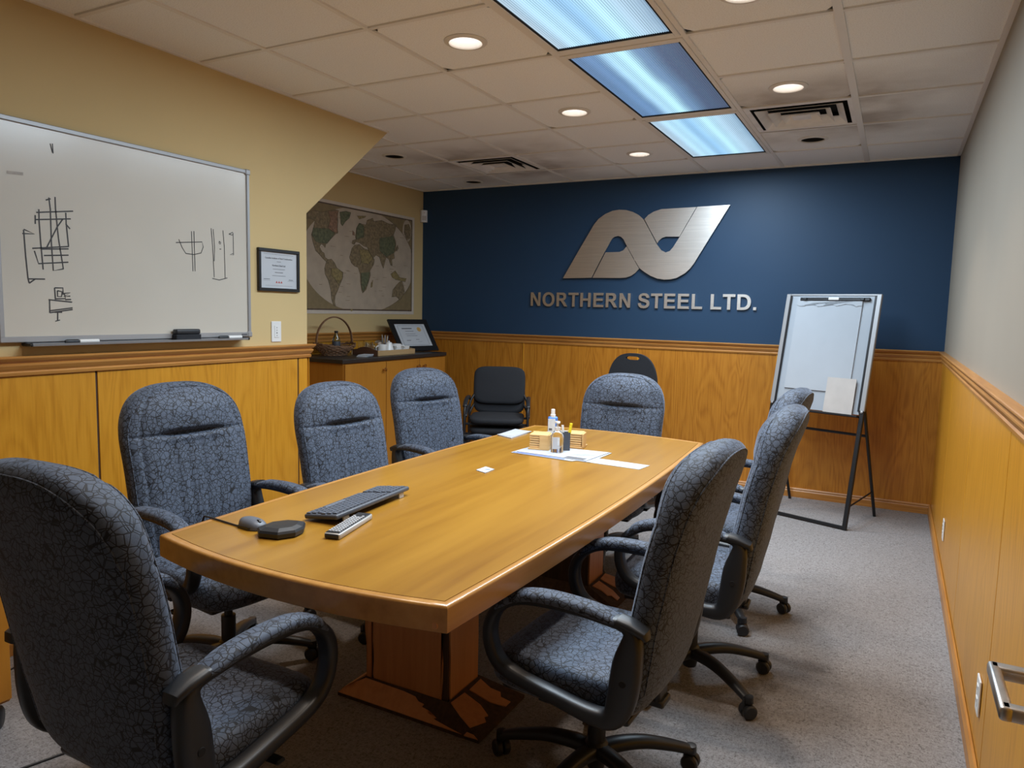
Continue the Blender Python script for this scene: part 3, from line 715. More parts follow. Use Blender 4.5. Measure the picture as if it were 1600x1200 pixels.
def leg_bm():
    bm = B(); path = catmull([(0.02, 0, 0.108), (0.08, 0, 0.116), (0.16, 0, 0.112), (0.25, 0, 0.090), (0.315, 0, 0.068)], 4); N = len(path)
    sweep(bm, path, [0.030-0.012*i/(N-1) for i in range(N)], [0.022-0.008*i/(N-1) for i in range(N)], seg=10, n=2.8)
    lathe(bm, [(0.0, 0.085), (0.017, 0.082), (0.018, 0.058), (0.014, 0.054), (0.0, 0.054)], 14, (0.318, 0, 0)); return bm
def exec_chair():
    t = thing('office_chair', 'x', 'chair', (0, 0, 0), 0, 'fabric office chairs around the table')
    up = []
    bk = add_obj('backrest', backrest_bm(), 'fabric', t, smooth=True); up.append(bk)
    bm = B(); tube(bm, piping_path(0.955), 0.0028, 6); add_obj('piping', bm, 'fabric', bk, smooth=True)
    bm = B(); tube(bm, piping_path(0.93, False), 0.0028, 6); add_obj('piping', bm, 'fabric', bk, smooth=True)
    up.append(add_obj('seat', seat_bm(), 'fabric', t, smooth=True))
    bm = B(); box(bm, (0.02, 0, 0.343), (0.40, 0.42, 0.022), 0.010, 2); up.append(add_obj('seat_pan', bm, 'plastic', t, smooth=40))
    for s in (1, -1):
        a = add_obj('armrest', arm_frame_bm(s), 'plastic', t, smooth=50); up.append(a)
        add_obj('arm_pad', arm_pad_bm(s), 'fabric', a, smooth=True); add_obj('post_cap', post_cap_bm(s), 'plastic', a, smooth=50)
        add_obj('arm_bracket', boxb((0.03, s*0.235, 0.372), (0.07, 0.07, 0.014), 0.004, 1), 'plastic', a); add_obj('arm_bracket', boxb((-0.10, s*0.235, 0.366), (0.05, 0.07, 0.014), 0.004, 1), 'plastic', a)
        bm = B(); lathe(bm, [(0.0, s*0.0012), (0.009, s*0.0012), (0.010, -s*0.002)], 14, (-0.190, s*0.2975, 0.50), 'y'); add_obj('screw_cover', bm, 'dark', a)
    bm = B(); box(bm, (0.0, 0, 0.313), (0.22, 0.13, 0.046), 0.012, 2); box(bm, (-0.135, 0, 0.322), (0.16, 0.07, 0.022), 0.005, 1); box(bm, (-0.195, 0, 0.38), (0.018, 0.07, 0.13), 0.005, 1)
    up.append(add_obj('tilt_mechanism', bm, 'plastic', t, smooth=40))
    bm = B(); tube(bm, catmull([(0.05, -0.05, 0.32), (0.05, -0.16, 0.318), (0.06, -0.235, 0.325)], 4), 0.005, 8); box(bm, (0.06, -0.24, 0.325), (0.03, 0.06, 0.012), 0.005, 1); up.append(add_obj('tilt_lever', bm, 'plastic', t))
    bm = B(); lathe(bm, [(0.0, 0.052), (0.026, 0.052), (0.030, 0.07), (0.034, 0.085), (0.036, 0.13), (0.030, 0.136), (0.027, 0.138), (0.027, 0.235), (0.016, 0.238), (0.014, 0.30)], 24); add_obj('gas_column', bm, 'plastic', t, smooth=40)
    legs = []; lm = None; cm = None
    for k in range(5):
        if lm is None: l = add_obj('base_leg', leg_bm(), 'plastic', t, smooth=50); lm = l.data; c = add_obj('caster', caster_parts(None), 'plastic', l, smooth=40); cm = c.data
        else: l = add_obj('base_leg', lm, None, t); c = add_obj('caster', cm, None, l)
        c.location = (0.318, 0, 0); c.rotation_euler = (0, 0, random.uniform(-2.5, 2.5)); l.rotation_euler = (0, 0, 2*pi*k/5); legs.append(l)
    return t
CH = exec_chair()
UP = {'backrest', 'seat', 'seat_pan', 'armrest', 'tilt_mechanism', 'tilt_lever'}
CHAIRS = [(-0.727, 1.987, 3.09, 0.004, 40.6, 'crackle-pattern fabric office chair nearest the camera on the right side of the table'),
          (-0.638, 2.779, 3.17, 0.022, 36.5, 'crackle-pattern fabric office chair in the middle of the right side of the table'),
          (-0.700, 3.551, 3.09, 0.018, 15.5, 'crackle-pattern fabric office chair on the right side, farthest, next to the flip chart easel'),
          (-1.500, 1.130, 1.59, 0.025, 20, 'large crackle-pattern fabric office chair seen from behind at the near table end'),
          (-2.225, 1.890, -0.12, 0.025, 50, 'fabric office chair facing us across the table, left side, below the whiteboard'),
          (-2.080, 2.640, -0.14, -0.022, 10, 'fabric office chair, second along the left side, in front of the cabinet end'),
          (-2.286, 3.610, -0.28, -0.026, 30, 'fabric office chair, third along the left side, in front of the cabinet knobs'),
          (-1.430, 3.900, -1.54, -0.025, 0, 'fabric office chair at the far head of the table under the wall lettering')]
for i, (x, y, th, dz, b0, lab) in enumerate(CHAIRS):
    c = CH if i == 0 else copy_tree(CH)
    c.location = (x, y, 0); c.rotation_euler = (0, 0, th); c['label'] = lab
    k = 0
    for ch in c.children:
        nm = ch.name.split('.')[0]
        if nm in UP: ch.location.z = dz
        elif nm == 'base_leg': ch.rotation_euler = (0, 0, radians(b0+72*k)-th); k += 1

# black guest chairs stacked by the back wall
def guest_chair():
    t = thing('stacking_chair', 'x', 'chair', (0, 0, 0), 0, 'black stacking armchairs')
    def pad(w, h, th, r, bulge):
        pts = []
        for k in range(40):
            a = 2*pi*k/40; e = 2/5; pts.append((w*math.copysign(abs(cos(a))**e, cos(a)), h*math.copysign(abs(sin(a))**e, sin(a))))
        bm = B(); R = []
        for f, z in ((0.96, -th), (1.0, -th*0.5), (1.0, th*0.3), (0.97, th*0.8), (0.85, th), (0.5, th+bulge*0.7), (0.2, th+bulge)): R.append([bm.verts.new((x*f, y*f, z)) for x, y in pts])
        for a, b in zip(R, R[1:]):
            for k in range(40): bm.faces.new((a[k], a[(k+1) % 40], b[(k+1) % 40], b[k]))
        bm.faces.new(R[0][::-1]); bm.faces.new(R[-1]); return bm
    bm = pad(0.225, 0.225, 0.022, 0, 0.008); add_obj('seat', bm, 'black_fabric', t, (0.03, 0, 0.455), smooth=True)
    bm = pad(0.225, 0.165, 0.022, 0, 0.006); bmesh.ops.rotate(bm, verts=bm.verts[:], cent=(0, 0, 0), matrix=Matrix.Rotation(pi/2, 3, 'Z')); bmesh.ops.rotate(bm, verts=bm.verts[:], cent=(0, 0, 0), matrix=Matrix.Rotation(radians(78), 3, 'Y'))
    add_obj('backrest', bm, 'black_fabric', t, (-0.25, 0, 0.70), smooth=True)
    for s in (1, -1):
        bm = B(); tube(bm, catmull([(-0.24, s*0.255, 0.0), (-0.20, s*0.255, 0.25), (-0.17, s*0.255, 0.42), (-0.19, s*0.25, 0.55), (-0.25, s*0.20, 0.66), (-0.285, s*0.19, 0.82)], 5), 0.011, 8); add_obj('rear_leg', bm, 'black_metal', t, smooth=True)
        bm = B(); tube(bm, catmull([(0.27, s*0.265, 0.0), (0.24, s*0.258, 0.30), (0.22, s*0.258, 0.48), (0.18, s*0.258, 0.565), (0.05, s*0.258, 0.600), (-0.12, s*0.255, 0.605), (-0.20, s*0.25, 0.58)], 5), 0.011, 8); a = add_obj('front_leg', bm, 'black_metal', t, smooth=True)
        bm = B(); sweep(bm, catmull([(-0.14, s*0.258, 0.610), (0.0, s*0.258, 0.612), (0.12, s*0.258, 0.597), (0.19, s*0.258, 0.565)], 4), 0.018, 0.011, seg=10, n=2.6); add_obj('arm_pad', bm, 'plastic', a, smooth=True)
    bm = B(); tube(bm, [(0.2, -0.265, 0.425), (0.2, 0.265, 0.425)], 0.010, 8); tube(bm, [(-0.17, -0.255, 0.425), (-0.17, 0.255, 0.425)], 0.010, 8); add_obj('cross_tube', bm, 'black_metal', t)
    return t
g = guest_chair(); g.location = (-2.93, 5.30, 0); g.rotation_euler = (0, 0, radians(-64)); g['label'] = 'black upholstered stacking armchair, lower one of the pair by the cabinet'
g2 = copy_tree(g); g2.location = (-2.93+0.02*cos(radians(-64)), 5.30+0.02*sin(radians(-64)), 0.085); g2['label'] = 'black upholstered stacking armchair, upper one of the pair by the cabinet'
# black chair with a handle slot, behind the chair at the head of the table
t = thing('handle_back_chair', 'black round-topped chair with a hand slot, behind the chair at the table head', 'chair', (-1.80, 5.15, 0), -1.62)
def slot_back():
    out = []; inn = []
    for k in range(64):
        a = 2*pi*k/64; ca, sa = cos(a), sin(a)
        out.append((0.205*math.copysign(abs(ca)**0.75, ca), (0.30*math.copysign(abs(sa)**0.8, sa))))
    for k in range(24):
        a = 2*pi*k/24; inn.append((0.055*math.copysign(abs(cos(a))**0.6, cos(a)), 0.262+0.014*sin(a)))
    return glyph_mesh('backrest', [out, inn], 0.014)
add_obj('backrest', slot_back(), 'black_fabric', t, (-0.24, 0, 0.83), (radians(90), 0, radians(90)), )
bm = B(); box(bm, (0.0, 0, 0.50), (0.42, 0.42, 0.05), 0.02, 3); add_obj('seat', bm, 'black_fabric', t, smooth=40)
for sx, sy in ((0.19, 0.19), (0.19, -0.19)):
    bm = B(); tube(bm, [(sx+0.02, sy, 0), (sx-0.02, sy, 0.49)], 0.011, 8); add_obj('leg', bm, 'black_metal', t)
for sy in (0.17, -0.17):
    bm = B(); tube(bm, [(-0.27, sy*1.1, 0), (-0.19, sy, 0.49), (-0.20, sy, 0.60), (-0.23, sy*0.95, 0.85)], 0.011, 8); add_obj('leg', bm, 'black_metal', t)

# ---------------------------------------------------------------- outlines of flat work, metres on their own wall
LOGO_MAIN= [(-2.717, 1.74), (-2.576, 1.977), (-2.431, 2.213), (-2.389, 2.261), (-2.33, 2.3), (-2.263, 2.325), (-2.201, 2.332), (-2.14, 2.327), (-2.078, 2.308), (-2.024, 2.28), (-1.978, 2.24), (-1.919, 2.142), (-1.85, 2.024), (-1.814, 1.978), (-1.774, 1.957), (-1.738, 1.969), (-1.711, 2.0), (-1.658, 2.086), (-1.522, 2.326), (-1.257, 2.33), (-1.387, 2.107), (-1.527, 1.865), (-1.56, 1.82), (-1.601, 1.782), (-1.67, 1.743), (-1.72, 1.732), (-1.778, 1.729), (-1.837, 1.738), (-1.898, 1.762), (-1.951, 1.794), (-1.998, 1.827), (-2.062, 1.928), (-2.124, 2.027), (-2.152, 2.077), (-2.176, 2.099), (-2.204, 2.107), (-2.235, 2.101), (-2.258, 2.083), (-2.319, 1.976), (-2.438, 1.745)]
LOGO_LEFT= [(-2.43, 1.745), (-2.314, 1.968), (-2.187, 1.969), (-2.152, 1.982), (-2.122, 2.016), (-2.062, 1.917), (-2.002, 1.823), (-2.034, 1.787), (-2.071, 1.762), (-2.119, 1.746), (-2.178, 1.743)]
LOGO_RIGHT= [(-1.972, 2.243), (-1.939, 2.277), (-1.892, 2.303), (-1.827, 2.321), (-1.683, 2.323), (-1.529, 2.325), (-1.593, 2.212), (-1.662, 2.087), (-1.78, 2.09), (-1.812, 2.08), (-1.837, 2.057), (-1.849, 2.036), (-1.913, 2.142)]
INK= [[(1.658, 1.713), (1.659, 1.702), (1.662, 1.61), (1.667, 1.523), (1.671, 1.504)], [(1.653, 1.698), (1.699, 1.701), (1.659, 1.715)], [(1.667, 1.521), (1.733, 1.523)], [(1.671, 1.504), (1.696, 1.523)], [(1.72, 1.801), (1.719, 1.755), (1.722, 1.662), (1.727, 1.561)], [(1.709, 1.787), (1.858, 1.811)], [(1.704, 1.758), (1.847, 1.778)], [(1.705, 1.776), (1.704, 1.741)], [(1.761, 1.853), (1.765, 1.807), (1.764, 1.666), (1.767, 1.559), (1.809, 1.569)], [(1.748, 1.841), (1.768, 1.849)], [(1.786, 1.859), (1.786, 1.81), (1.793, 1.692), (1.804, 1.602), (1.808, 1.568)], [(1.813, 1.772), (1.79, 1.739), (1.742, 1.647)], [(1.827, 1.801), (1.827, 1.758), (1.833, 1.665)], [(1.825, 1.755), (1.842, 1.736)], [(1.688, 1.643), (1.835, 1.663)], [(1.722, 1.643), (1.833, 1.653)], [(1.732, 1.618), (1.832, 1.627)], [(1.696, 1.634), (1.71, 1.584), (1.83, 1.598)], [(1.769, 1.489), (1.771, 1.441)], [(1.769, 1.489), (1.803, 1.49), (1.803, 1.462)], [(1.78, 1.478), (1.78, 1.454), (1.796, 1.454), (1.799, 1.474), (1.78, 1.478)], [(1.796, 1.466), (1.833, 1.471), (1.805, 1.454), (1.832, 1.457)], [(1.772, 1.444), (1.812, 1.446), (1.808, 1.467)], [(1.81, 1.442), (1.835, 1.443)], [(1.743, 1.44), (1.839, 1.432)], [(1.747, 1.438), (1.746, 1.386)], [(1.748, 1.395), (1.84, 1.408)], [(1.746, 1.387), (1.84, 1.401)], [(1.765, 1.389), (1.796, 1.389)], [(1.778, 1.388), (1.776, 1.354)], [(1.767, 1.352), (1.786, 1.357)], [(2.345, 1.726), (2.494, 1.743), (2.501, 1.719), (2.487, 1.688), (2.445, 1.677), (2.399, 1.679), (2.378, 1.708), (2.362, 1.743)], [(2.434, 1.789), (2.438, 1.595)], [(2.448, 1.791), (2.45, 1.596)], [(2.55, 1.816), (2.557, 1.724), (2.563, 1.572)], [(2.562, 1.813), (2.569, 1.725), (2.565, 1.653)], [(2.622, 1.813), (2.629, 1.73), (2.631, 1.57)], [(2.551, 1.566), (2.594, 1.56), (2.645, 1.573)], [(2.598, 1.756), (2.607, 1.75), (2.604, 1.742), (2.597, 1.745), (2.598, 1.756)], [(2.599, 1.717), (2.609, 1.717)], [(2.659, 1.798), (2.685, 1.81), (2.682, 1.795), (2.659, 1.798)], [(2.686, 1.807), (2.687, 1.693), (2.664, 1.694), (2.683, 1.7)], [(1.775, 2.069), (1.783, 2.034)], [(1.784, 2.071), (1.785, 2.032)]]
SMUDGE= [(1.606, 1.933), (1.667, 1.936), (1.666, 1.924), (1.606, 1.921)]
MAP= {'na': [(4.474, 2.175), (4.531, 2.209), (4.583, 2.219), (4.648, 2.215), (4.729, 2.235), (4.812, 2.255), (4.86, 2.255), (4.846, 2.208), (4.853, 2.162), (4.846, 2.104), (4.85, 2.062), (4.825, 2.055), (4.79, 2.028), (4.758, 2.001), (4.721, 1.965), (4.703, 1.959), (4.694, 1.926), (4.674, 1.943), (4.647, 1.954), (4.627, 1.929), (4.653, 1.89), (4.68, 1.883), (4.693, 1.847), (4.727, 1.831), (4.707, 1.81), (4.666, 1.835), (4.62, 1.869), (4.581, 1.893), (4.549, 1.963), (4.532, 2.016), (4.556, 2.073), (4.576, 2.138), (4.518, 2.149), (4.477, 2.14)], 'usa': [(4.553, 2.076), (4.728, 2.087), (4.811, 2.058), (4.758, 2.003), (4.708, 1.964), (4.647, 1.961), (4.584, 1.967), (4.539, 2.017)], 'can': [(4.729, 2.232), (4.853, 2.251), (4.842, 2.179), (4.846, 2.066), (4.797, 2.066), (4.728, 2.096), (4.759, 2.169)], 'gl': [(4.875, 2.244), (4.953, 2.261), (5.019, 2.258), (4.997, 2.207), (4.946, 2.172), (4.91, 2.13), (4.889, 2.147), (4.884, 2.194)], 'sa': [(4.727, 1.831), (4.769, 1.838), (4.81, 1.808), (4.838, 1.767), (4.917, 1.733), (4.909, 1.68), (4.873, 1.621), (4.845, 1.571), (4.816, 1.527), (4.809, 1.475), (4.823, 1.437), (4.795, 1.446), (4.77, 1.502), (4.761, 1.578), (4.733, 1.653), (4.693, 1.707), (4.686, 1.753), (4.703, 1.801)], 'br': [(4.768, 1.758), (4.838, 1.767), (4.912, 1.732), (4.904, 1.68), (4.852, 1.629), (4.81, 1.675), (4.761, 1.701)], 'af': [(5.034, 1.95), (5.071, 1.982), (5.132, 1.993), (5.193, 1.963), (5.256, 1.954), (5.32, 1.893), (5.344, 1.875), (5.336, 1.833), (5.28, 1.769), (5.289, 1.729), (5.257, 1.656), (5.226, 1.595), (5.179, 1.563), (5.163, 1.592), (5.148, 1.662), (5.144, 1.731), (5.117, 1.789), (5.071, 1.796), (5.026, 1.823), (5.0, 1.869)], 'af2': [(5.132, 1.948), (5.256, 1.949), (5.32, 1.883), (5.256, 1.828), (5.163, 1.832)], 'af3': [(5.155, 1.742), (5.273, 1.758), (5.257, 1.667), (5.187, 1.573), (5.163, 1.622)], 'eu': [(5.034, 1.989), (5.041, 2.019), (5.086, 2.033), (5.079, 2.056), (5.093, 2.131), (5.131, 2.179), (5.177, 2.175), (5.224, 2.175), (5.239, 2.217), (5.318, 2.246), (5.334, 2.218), (5.448, 2.241), (5.549, 2.222), (5.67, 2.225), (5.653, 2.171), (5.627, 2.126), (5.663, 2.067), (5.672, 1.983), (5.637, 1.959), (5.647, 1.907), (5.603, 1.893), (5.613, 1.831), (5.587, 1.839), (5.56, 1.89), (5.518, 1.908), (5.493, 1.854), (5.476, 1.801), (5.443, 1.851), (5.418, 1.9), (5.368, 1.917), (5.32, 1.883), (5.272, 1.94), (5.24, 1.977), (5.193, 1.983), (5.132, 2.008), (5.086, 2.013), (5.064, 1.987)], 'cn': [(5.416, 2.074), (5.619, 2.115), (5.658, 2.045), (5.634, 1.959), (5.518, 1.912), (5.417, 1.962)], 'eur': [(5.093, 2.131), (5.131, 2.179), (5.193, 2.162), (5.193, 2.063), (5.089, 2.033)], 'au': [(5.624, 1.609), (5.676, 1.653), (5.729, 1.688), (5.765, 1.7), (5.793, 1.647), (5.811, 1.593), (5.767, 1.538), (5.731, 1.515), (5.677, 1.546), (5.607, 1.539)], 'ind': [(5.587, 1.755), (5.657, 1.791), (5.728, 1.731), (5.837, 1.725), (5.819, 1.692), (5.675, 1.707), (5.614, 1.725)], 'jp': [(5.672, 2.004), (5.693, 2.038), (5.704, 2.007), (5.681, 1.975)], 'mg': [(5.297, 1.658), (5.321, 1.685), (5.313, 1.623), (5.292, 1.617)], 'uk': [(5.041, 2.106), (5.064, 2.089), (5.071, 2.065), (5.041, 2.067)], 'no': [(5.101, 2.239), (5.223, 2.252), (5.208, 2.238), (5.131, 2.214)], 'inset': [(5.803, 2.24), (5.867, 2.253), (5.904, 2.209), (5.896, 2.121), (5.841, 2.099), (5.795, 2.165)]}
MAPFR= [(5.968, 2.324), (5.983, 1.37), (5.922, 2.297), (5.96, 1.392), (5.415, 2.303), (5.583, 2.216), (5.898, 2.012), (5.958, 1.786), (5.924, 1.542), (5.732, 1.396), (5.687, 2.28), (5.925, 2.113)]

# ---------------------------------------------------------------- steel logo and lettering on the blue wall
def flat_on_back(name, loops, y, depth, parent, m='steel'):
    return add_obj(name, glyph_mesh(name, loops, depth), m, parent, (0, y, 0), (radians(90), 0, 0))
logo = thing('wall_logo', 'large brushed steel interlaced ribbon emblem on the dark blue wall', 'sign', (0, 0, 0))
flat_on_back('ribbon_piece', [LOGO_MAIN], YB-0.024, 0.006, logo)
flat_on_back('ribbon_piece', [LOGO_LEFT], YB-0.022, 0.005, logo); flat_on_back('ribbon_piece', [LOGO_RIGHT], YB-0.022, 0.005, logo)
for a, z in ((-2.60, 1.80), (-2.30, 2.22), (-2.05, 1.9), (-1.75, 1.85), (-1.45, 2.2)):
    bm = B(); lathe(bm, [(0.008, YB-0.02), (0.008, YB)], 10, (a, 0, z), 'y'); add_obj('standoff_pin', bm, 'steel', logo)
def arc(cx, cy, rx, ry, a0, a1, n=14, e=1.0):
    out = []
    for i in range(n+1):
        a = radians(a0+(a1-a0)*i/n); c, s = cos(a), sin(a); out.append((cx+rx*math.copysign(abs(c)**e, c), cy+ry*math.copysign(abs(s)**e, s)))
    return out
GL = {
 'N': (722, [[(73,0),(73,716),(214,716),(507,238),(507,716),(641,716),(641,0),(496,0),(207,467),(207,0)]]),
 'T': (611, [[(234,0),(234,595),(21,595),(21,716),(590,716),(590,595),(378,595),(378,0)]]),
 'H': (722, [[(73,0),(73,716),(218,716),(218,434),(501,434),(501,716),(646,716),(646,0),(501,0),(501,313),(218,313),(218,0)]]),
 'E': (667, [[(73,0),(73,716),(604,716),(604,595),(218,595),(218,436),(577,436),(577,315),(218,315),(218,121),(618,121),(618,0)]]),
 'L': (611, [[(77,0),(77,710),(221,710),(221,121),(580,121),(580,0)]]),
 'O': (778, [arc(389,358,346,371,0,351,40,0.92), arc(389,358,198,247,0,350,32,0.94)]),
 'D': (722, [[(72,0),(72,716)]+arc(336,358,348,358,90,-90,24,0.88), [(217,121),(217,595)]+arc(300,358,234,237,90,-90,20,0.84)]),
 'R': (722, [[(73,0),(73,716),(377,716)]+arc(400,514,213,202,90,-75,16,0.88)+[(446,318),(500,282),(560,205),(690,0),(517,0),(394,183),(330,270),(290,293),(247,299),(218,299),(218,0)], [(218,413),(218,595),(345,595)]+arc(360,504,102,91,88,-88,12,0.85)+[(325,413)]]),
 'S': (667, [catmull([(36,233,0),(177,247,0),(200,180,0),(245,130,0),(320,110,0),(400,120,0),(455,155,0),(475,205,0),(462,245,0),(415,275,0),(320,300,0),(200,335,0),(110,385,0),(70,450,0),(62,520,0),(85,605,0),(150,680,0),(240,718,0),(330,728,0),(450,712,0),(545,655,0),(595,570,0),(602,507,0),(457,500,0),(435,555,0),(395,595,0),(325,610,0),(250,600,0),(205,570,0),(192,535,0),(210,498,0),(270,470,0),(380,442,0),(490,408,0),(570,355,0),(610,290,0),(622,210,0),(600,120,0),(540,45,0),(440,0,0),(322,-12,0),(200,5,0),(110,55,0),(55,130,0)], 1, True)]),
 '.': (278, [[(73,0),(73,137),(210,137),(210,0)]])}
EM = 0.1765/1000; gx_ = -3.058; gl_mesh = {}
sign = thing('wall_lettering', 'brushed steel letters spelling NORTHERN STEEL LTD. below the emblem', 'sign', (0, 0, 0))
for chh in 'NORTHERN STEEL LTD.':
    if chh == ' ': gx_ += 278*EM; continue
    adv, loops = GL[chh]
    if chh not in gl_mesh: gl_mesh[chh] = glyph_mesh('letter', [[(p[0]*EM, p[1]*EM) for p in lp] for lp in loops], 0.006)
    add_obj('letter', gl_mesh[chh], 'steel', sign, (gx_, YB-0.012, 1.485), (radians(90), 0, 0)); gx_ += adv*EM

# ---------------------------------------------------------------- whiteboard and things on the left wall
RLEFT = (radians(90), 0, radians(90))        # text and flat sheets on a wall seen looking towards -x
wb = thing('whiteboard', 'large wall whiteboard with marker sketches in aluminium frame', 'whiteboard', (XL, 2.172, 1.705))
Wy, Wz = 0.622, 0.4375
add_obj('writing_surface', boxb((0.010, 0, 0), (0.014, 2*Wy-0.02, 2*Wz-0.02)), 'board_white', wb)
for c, s in (((0.013, 0, Wz-0.010), (0.024, 2*Wy, 0.020)), ((0.013, 0, -Wz+0.012), (0.024, 2*Wy, 0.024)), ((0.013, -Wy+0.010, 0), (0.0235, 0.020, 2*Wz-0.04)), ((0.013, Wy-0.010, 0), (0.0235, 0.020, 2*Wz-0.04))):
    add_obj('frame_rail', boxb(c, s, 0.003, 1), 'alu', wb)
for cy, cz in ((Wy-0.012, -Wz+0.012), (Wy-0.012, Wz-0.012)): add_obj('corner_cap', boxb((0.015, cy, cz), (0.027, 0.034, 0.030), 0.005, 1), 'alu', wb)
bm = B(); prism(bm, [(0.0, -Wz-0.012), (0.065, -Wz-0.014), (0.068, -Wz-0.004), (0.064, -Wz-0.004), (0.062, -Wz-0.008), (0.02, -Wz-0.006), (0.012, -Wz), (0.0, -Wz)], -Wy+0.09, Wy-0.06, 'xz'); add_obj('marker_tray', bm, 'alu', wb)
for y in (-Wy+0.095, Wy-0.055): add_obj('tray_end_cap', boxb((0.035, y, -Wz-0.008), (0.068, 0.012, 0.016), 0.004, 1), 'plastic', wb)
for k, st in enumerate(INK):
    bm = B(); ribbon(bm, [(y-2.172, z-1.705) for y, z in st], 0.0055 if k < 30 else 0.0042, lambda a, b: (0.0176+0.00002*(k % 5), a, b)); add_obj('marker_stroke', bm, 'ink', wb)
bm = B(); bm.faces.new([bm.verts.new((0.0178, y-2.172, z-1.705)) for y, z in SMUDGE]); add_obj('tape_scrap', bm, 'smudge', wb)
add_obj('maker_badge', boxb((0.026, Wy-0.05, -Wz+0.012), (0.002, 0.035, 0.008)), 'print', wb)
TRZ = 1.705-Wz-0.008
def marker(y, lab, flip=1):
    t = thing('marker_pen', lab, 'marker', (XL+0.045, y, TRZ+0.0085), 0, None)
    bm = B(); lathe(bm, [(0.0, -0.06), (0.0075, -0.058), (0.0085, -0.05), (0.0085, 0.025)], 14, axis='y'); add_obj('barrel', bm, 'white_plastic', t, (0, 0.02, 0), smooth=40)
    bm = B(); lathe(bm, [(0.0, -0.10), (0.006, -0.098), (0.0092, -0.09), (0.0094, -0.045), (0.008, -0.042)], 14, axis='y'); add_obj('cap', bm, 'plastic', t, (0, 0.0, 0), smooth=40)
    for o in t.children: pass
    return t
marker(1.885, 'black-capped white marker on the whiteboard tray, nearest the camera')
marker(2.660, 'black-capped white marker on the whiteboard tray beside the eraser')
t = thing('board_eraser', 'black felt eraser standing on the whiteboard tray', 'eraser', (XL+0.043, 2.375, TRZ))
bm = B(); box(bm, (0, 0, 0.041), (0.034, 0.135, 0.026), 0.007, 2); add_obj('grip', bm, 'plastic', t, smooth=50); add_obj('felt_pad', boxb((0, 0, 0.0145), (0.036, 0.14, 0.027), 0.003, 1), 'black_fabric', t)

def lines_on(parent, x, spec, m='print'):
    for y, z, w, h in spec: add_obj('print_line', boxb((x, y, z), (0.0006, w, h)), m, parent)
def put_text(parent, body, size, loc, m='print', bold=0.0, rot=RLEFT): return add_obj('printed_text', text_mesh('printed_text', body, size, bold=bold), m, parent, loc, rot)
t = thing('framed_certificate', 'small black-framed membership certificate hung beside the whiteboard', 'certificate', (XL, 3.010, 1.632))
cw, chh_ = 0.153, 0.117
for c, s in (((0.009, 0, chh_-0.009), (0.018, 2*cw, 0.018)), ((0.009, 0, -chh_+0.009), (0.018, 2*cw, 0.018)), ((0.009, -cw+0.009, 0), (0.018, 0.018, 2*chh_-0.036)), ((0.009, cw-0.009, 0), (0.018, 0.018, 2*chh_-0.036))): add_obj('frame_rail', boxb(c, s, 0.002, 1), 'frame_black', t)
add_obj('certificate_sheet', boxb((0.005, 0, 0), (0.006, 2*cw-0.03, 2*chh_-0.03)), 'paper', t)
put_text(t, 'Canadian Institute of Steel Construction', 0.0125, (0.0084, 0, 0.066), bold=0.0002)
put_text(t, 'Northern Steel Ltd.', 0.0125, (0.0084, 0, 0.026), bold=0.0003)
lines_on(t, 0.0084, [(0, 0.088, 0.22, 0.0012), (0, 0.048, 0.03, 0.002), (0, 0.006, 0.09, 0.002), (0, -0.012, 0.06, 0.003), (0, -0.030, 0.10, 0.002), (-0.09, -0.050, 0.045, 0.003), (-0.09, -0.058, 0.05, 0.001), (0.09, -0.056, 0.05, 0.001), (0.09, -0.050, 0.03, 0.003), (0, -0.085, 0.20, 0.0008)])
for k in (-0.018, 0, 0.018): add_obj('red_mark', prismb([(k-0.007, -0.070), (k+0.007, -0.070), (k, -0.058)], 0.0080, 0.0088, 'yz'), 'print_red', t)
def wall_plate(name, lab, cat, loc, ry):
    t = thing(name, lab, cat, loc, ry)
    add_obj('cover_plate', boxb((0.003, 0, 0), (0.006, 0.072, 0.116), 0.002, 1), 'white_plastic', t); return t
t = wall_plate('dimmer_switch', 'white dimmer switch plate below the small certificate', 'switch', (XL, 2.990, 1.290), 0)
add_obj('rocker', boxb((0.007, 0, 0.0), (0.003, 0.033, 0.068), 0.001, 1), 'white_plastic', t)
for z in (0.022, 0.008, -0.022): add_obj('indicator', boxb((0.009, 0, z), (0.002, 0.004, 0.004)), 'print', t)
add_obj('indicator', prismb([(-0.005, -0.010), (0.005, -0.010), (0, -0.002)], 0.008, 0.0098, 'yz'), 'print', t)
for y, z, lab in ((4.625, 0.275, 'white wall outlet low on the right wainscot, farther from the camera'), (2.63, 0.262, 'white wall outlet low on the right wainscot beside the door lever')):
    t = wall_plate('wall_outlet', lab, 'outlet', (XR-0.008, y, z), pi)
    for s in (0.020, -0.020):
        add_obj('socket_face', boxb((0.0065, 0, s), (0.003, 0.030, 0.028), 0.001, 1), 'white_plastic', t)
        for q in (-0.006, 0.006): add_obj('slot', boxb((0.0078, q, s+0.003), (0.001, 0.0022, 0.008)), 'dark', t)
t = thing('motion_sensor', 'small white motion sensor box in the alcove corner beside the map', 'sensor', (XA+0.035, YB-0.035, 2.355), radians(-45))
bm = B(); prism(bm, [(-0.035, -0.036), (-0.035, 0.036), (0.0, 0.036), (0.016, 0.024), (0.020, 0.0), (0.016, -0.024), (0.0, -0.036)], -0.058, 0.058, 'xy'); add_obj('housing', bm, 'white_plastic', t)
add_obj('sensor_window', boxb((0.017, 0, -0.020), (0.008, 0.040, 0.045), 0.003, 2), 'paper_warm', t); add_obj('status_light', boxb((0.019, 0, 0.032), (0.004, 0.006, 0.006)), 'print_red', t)

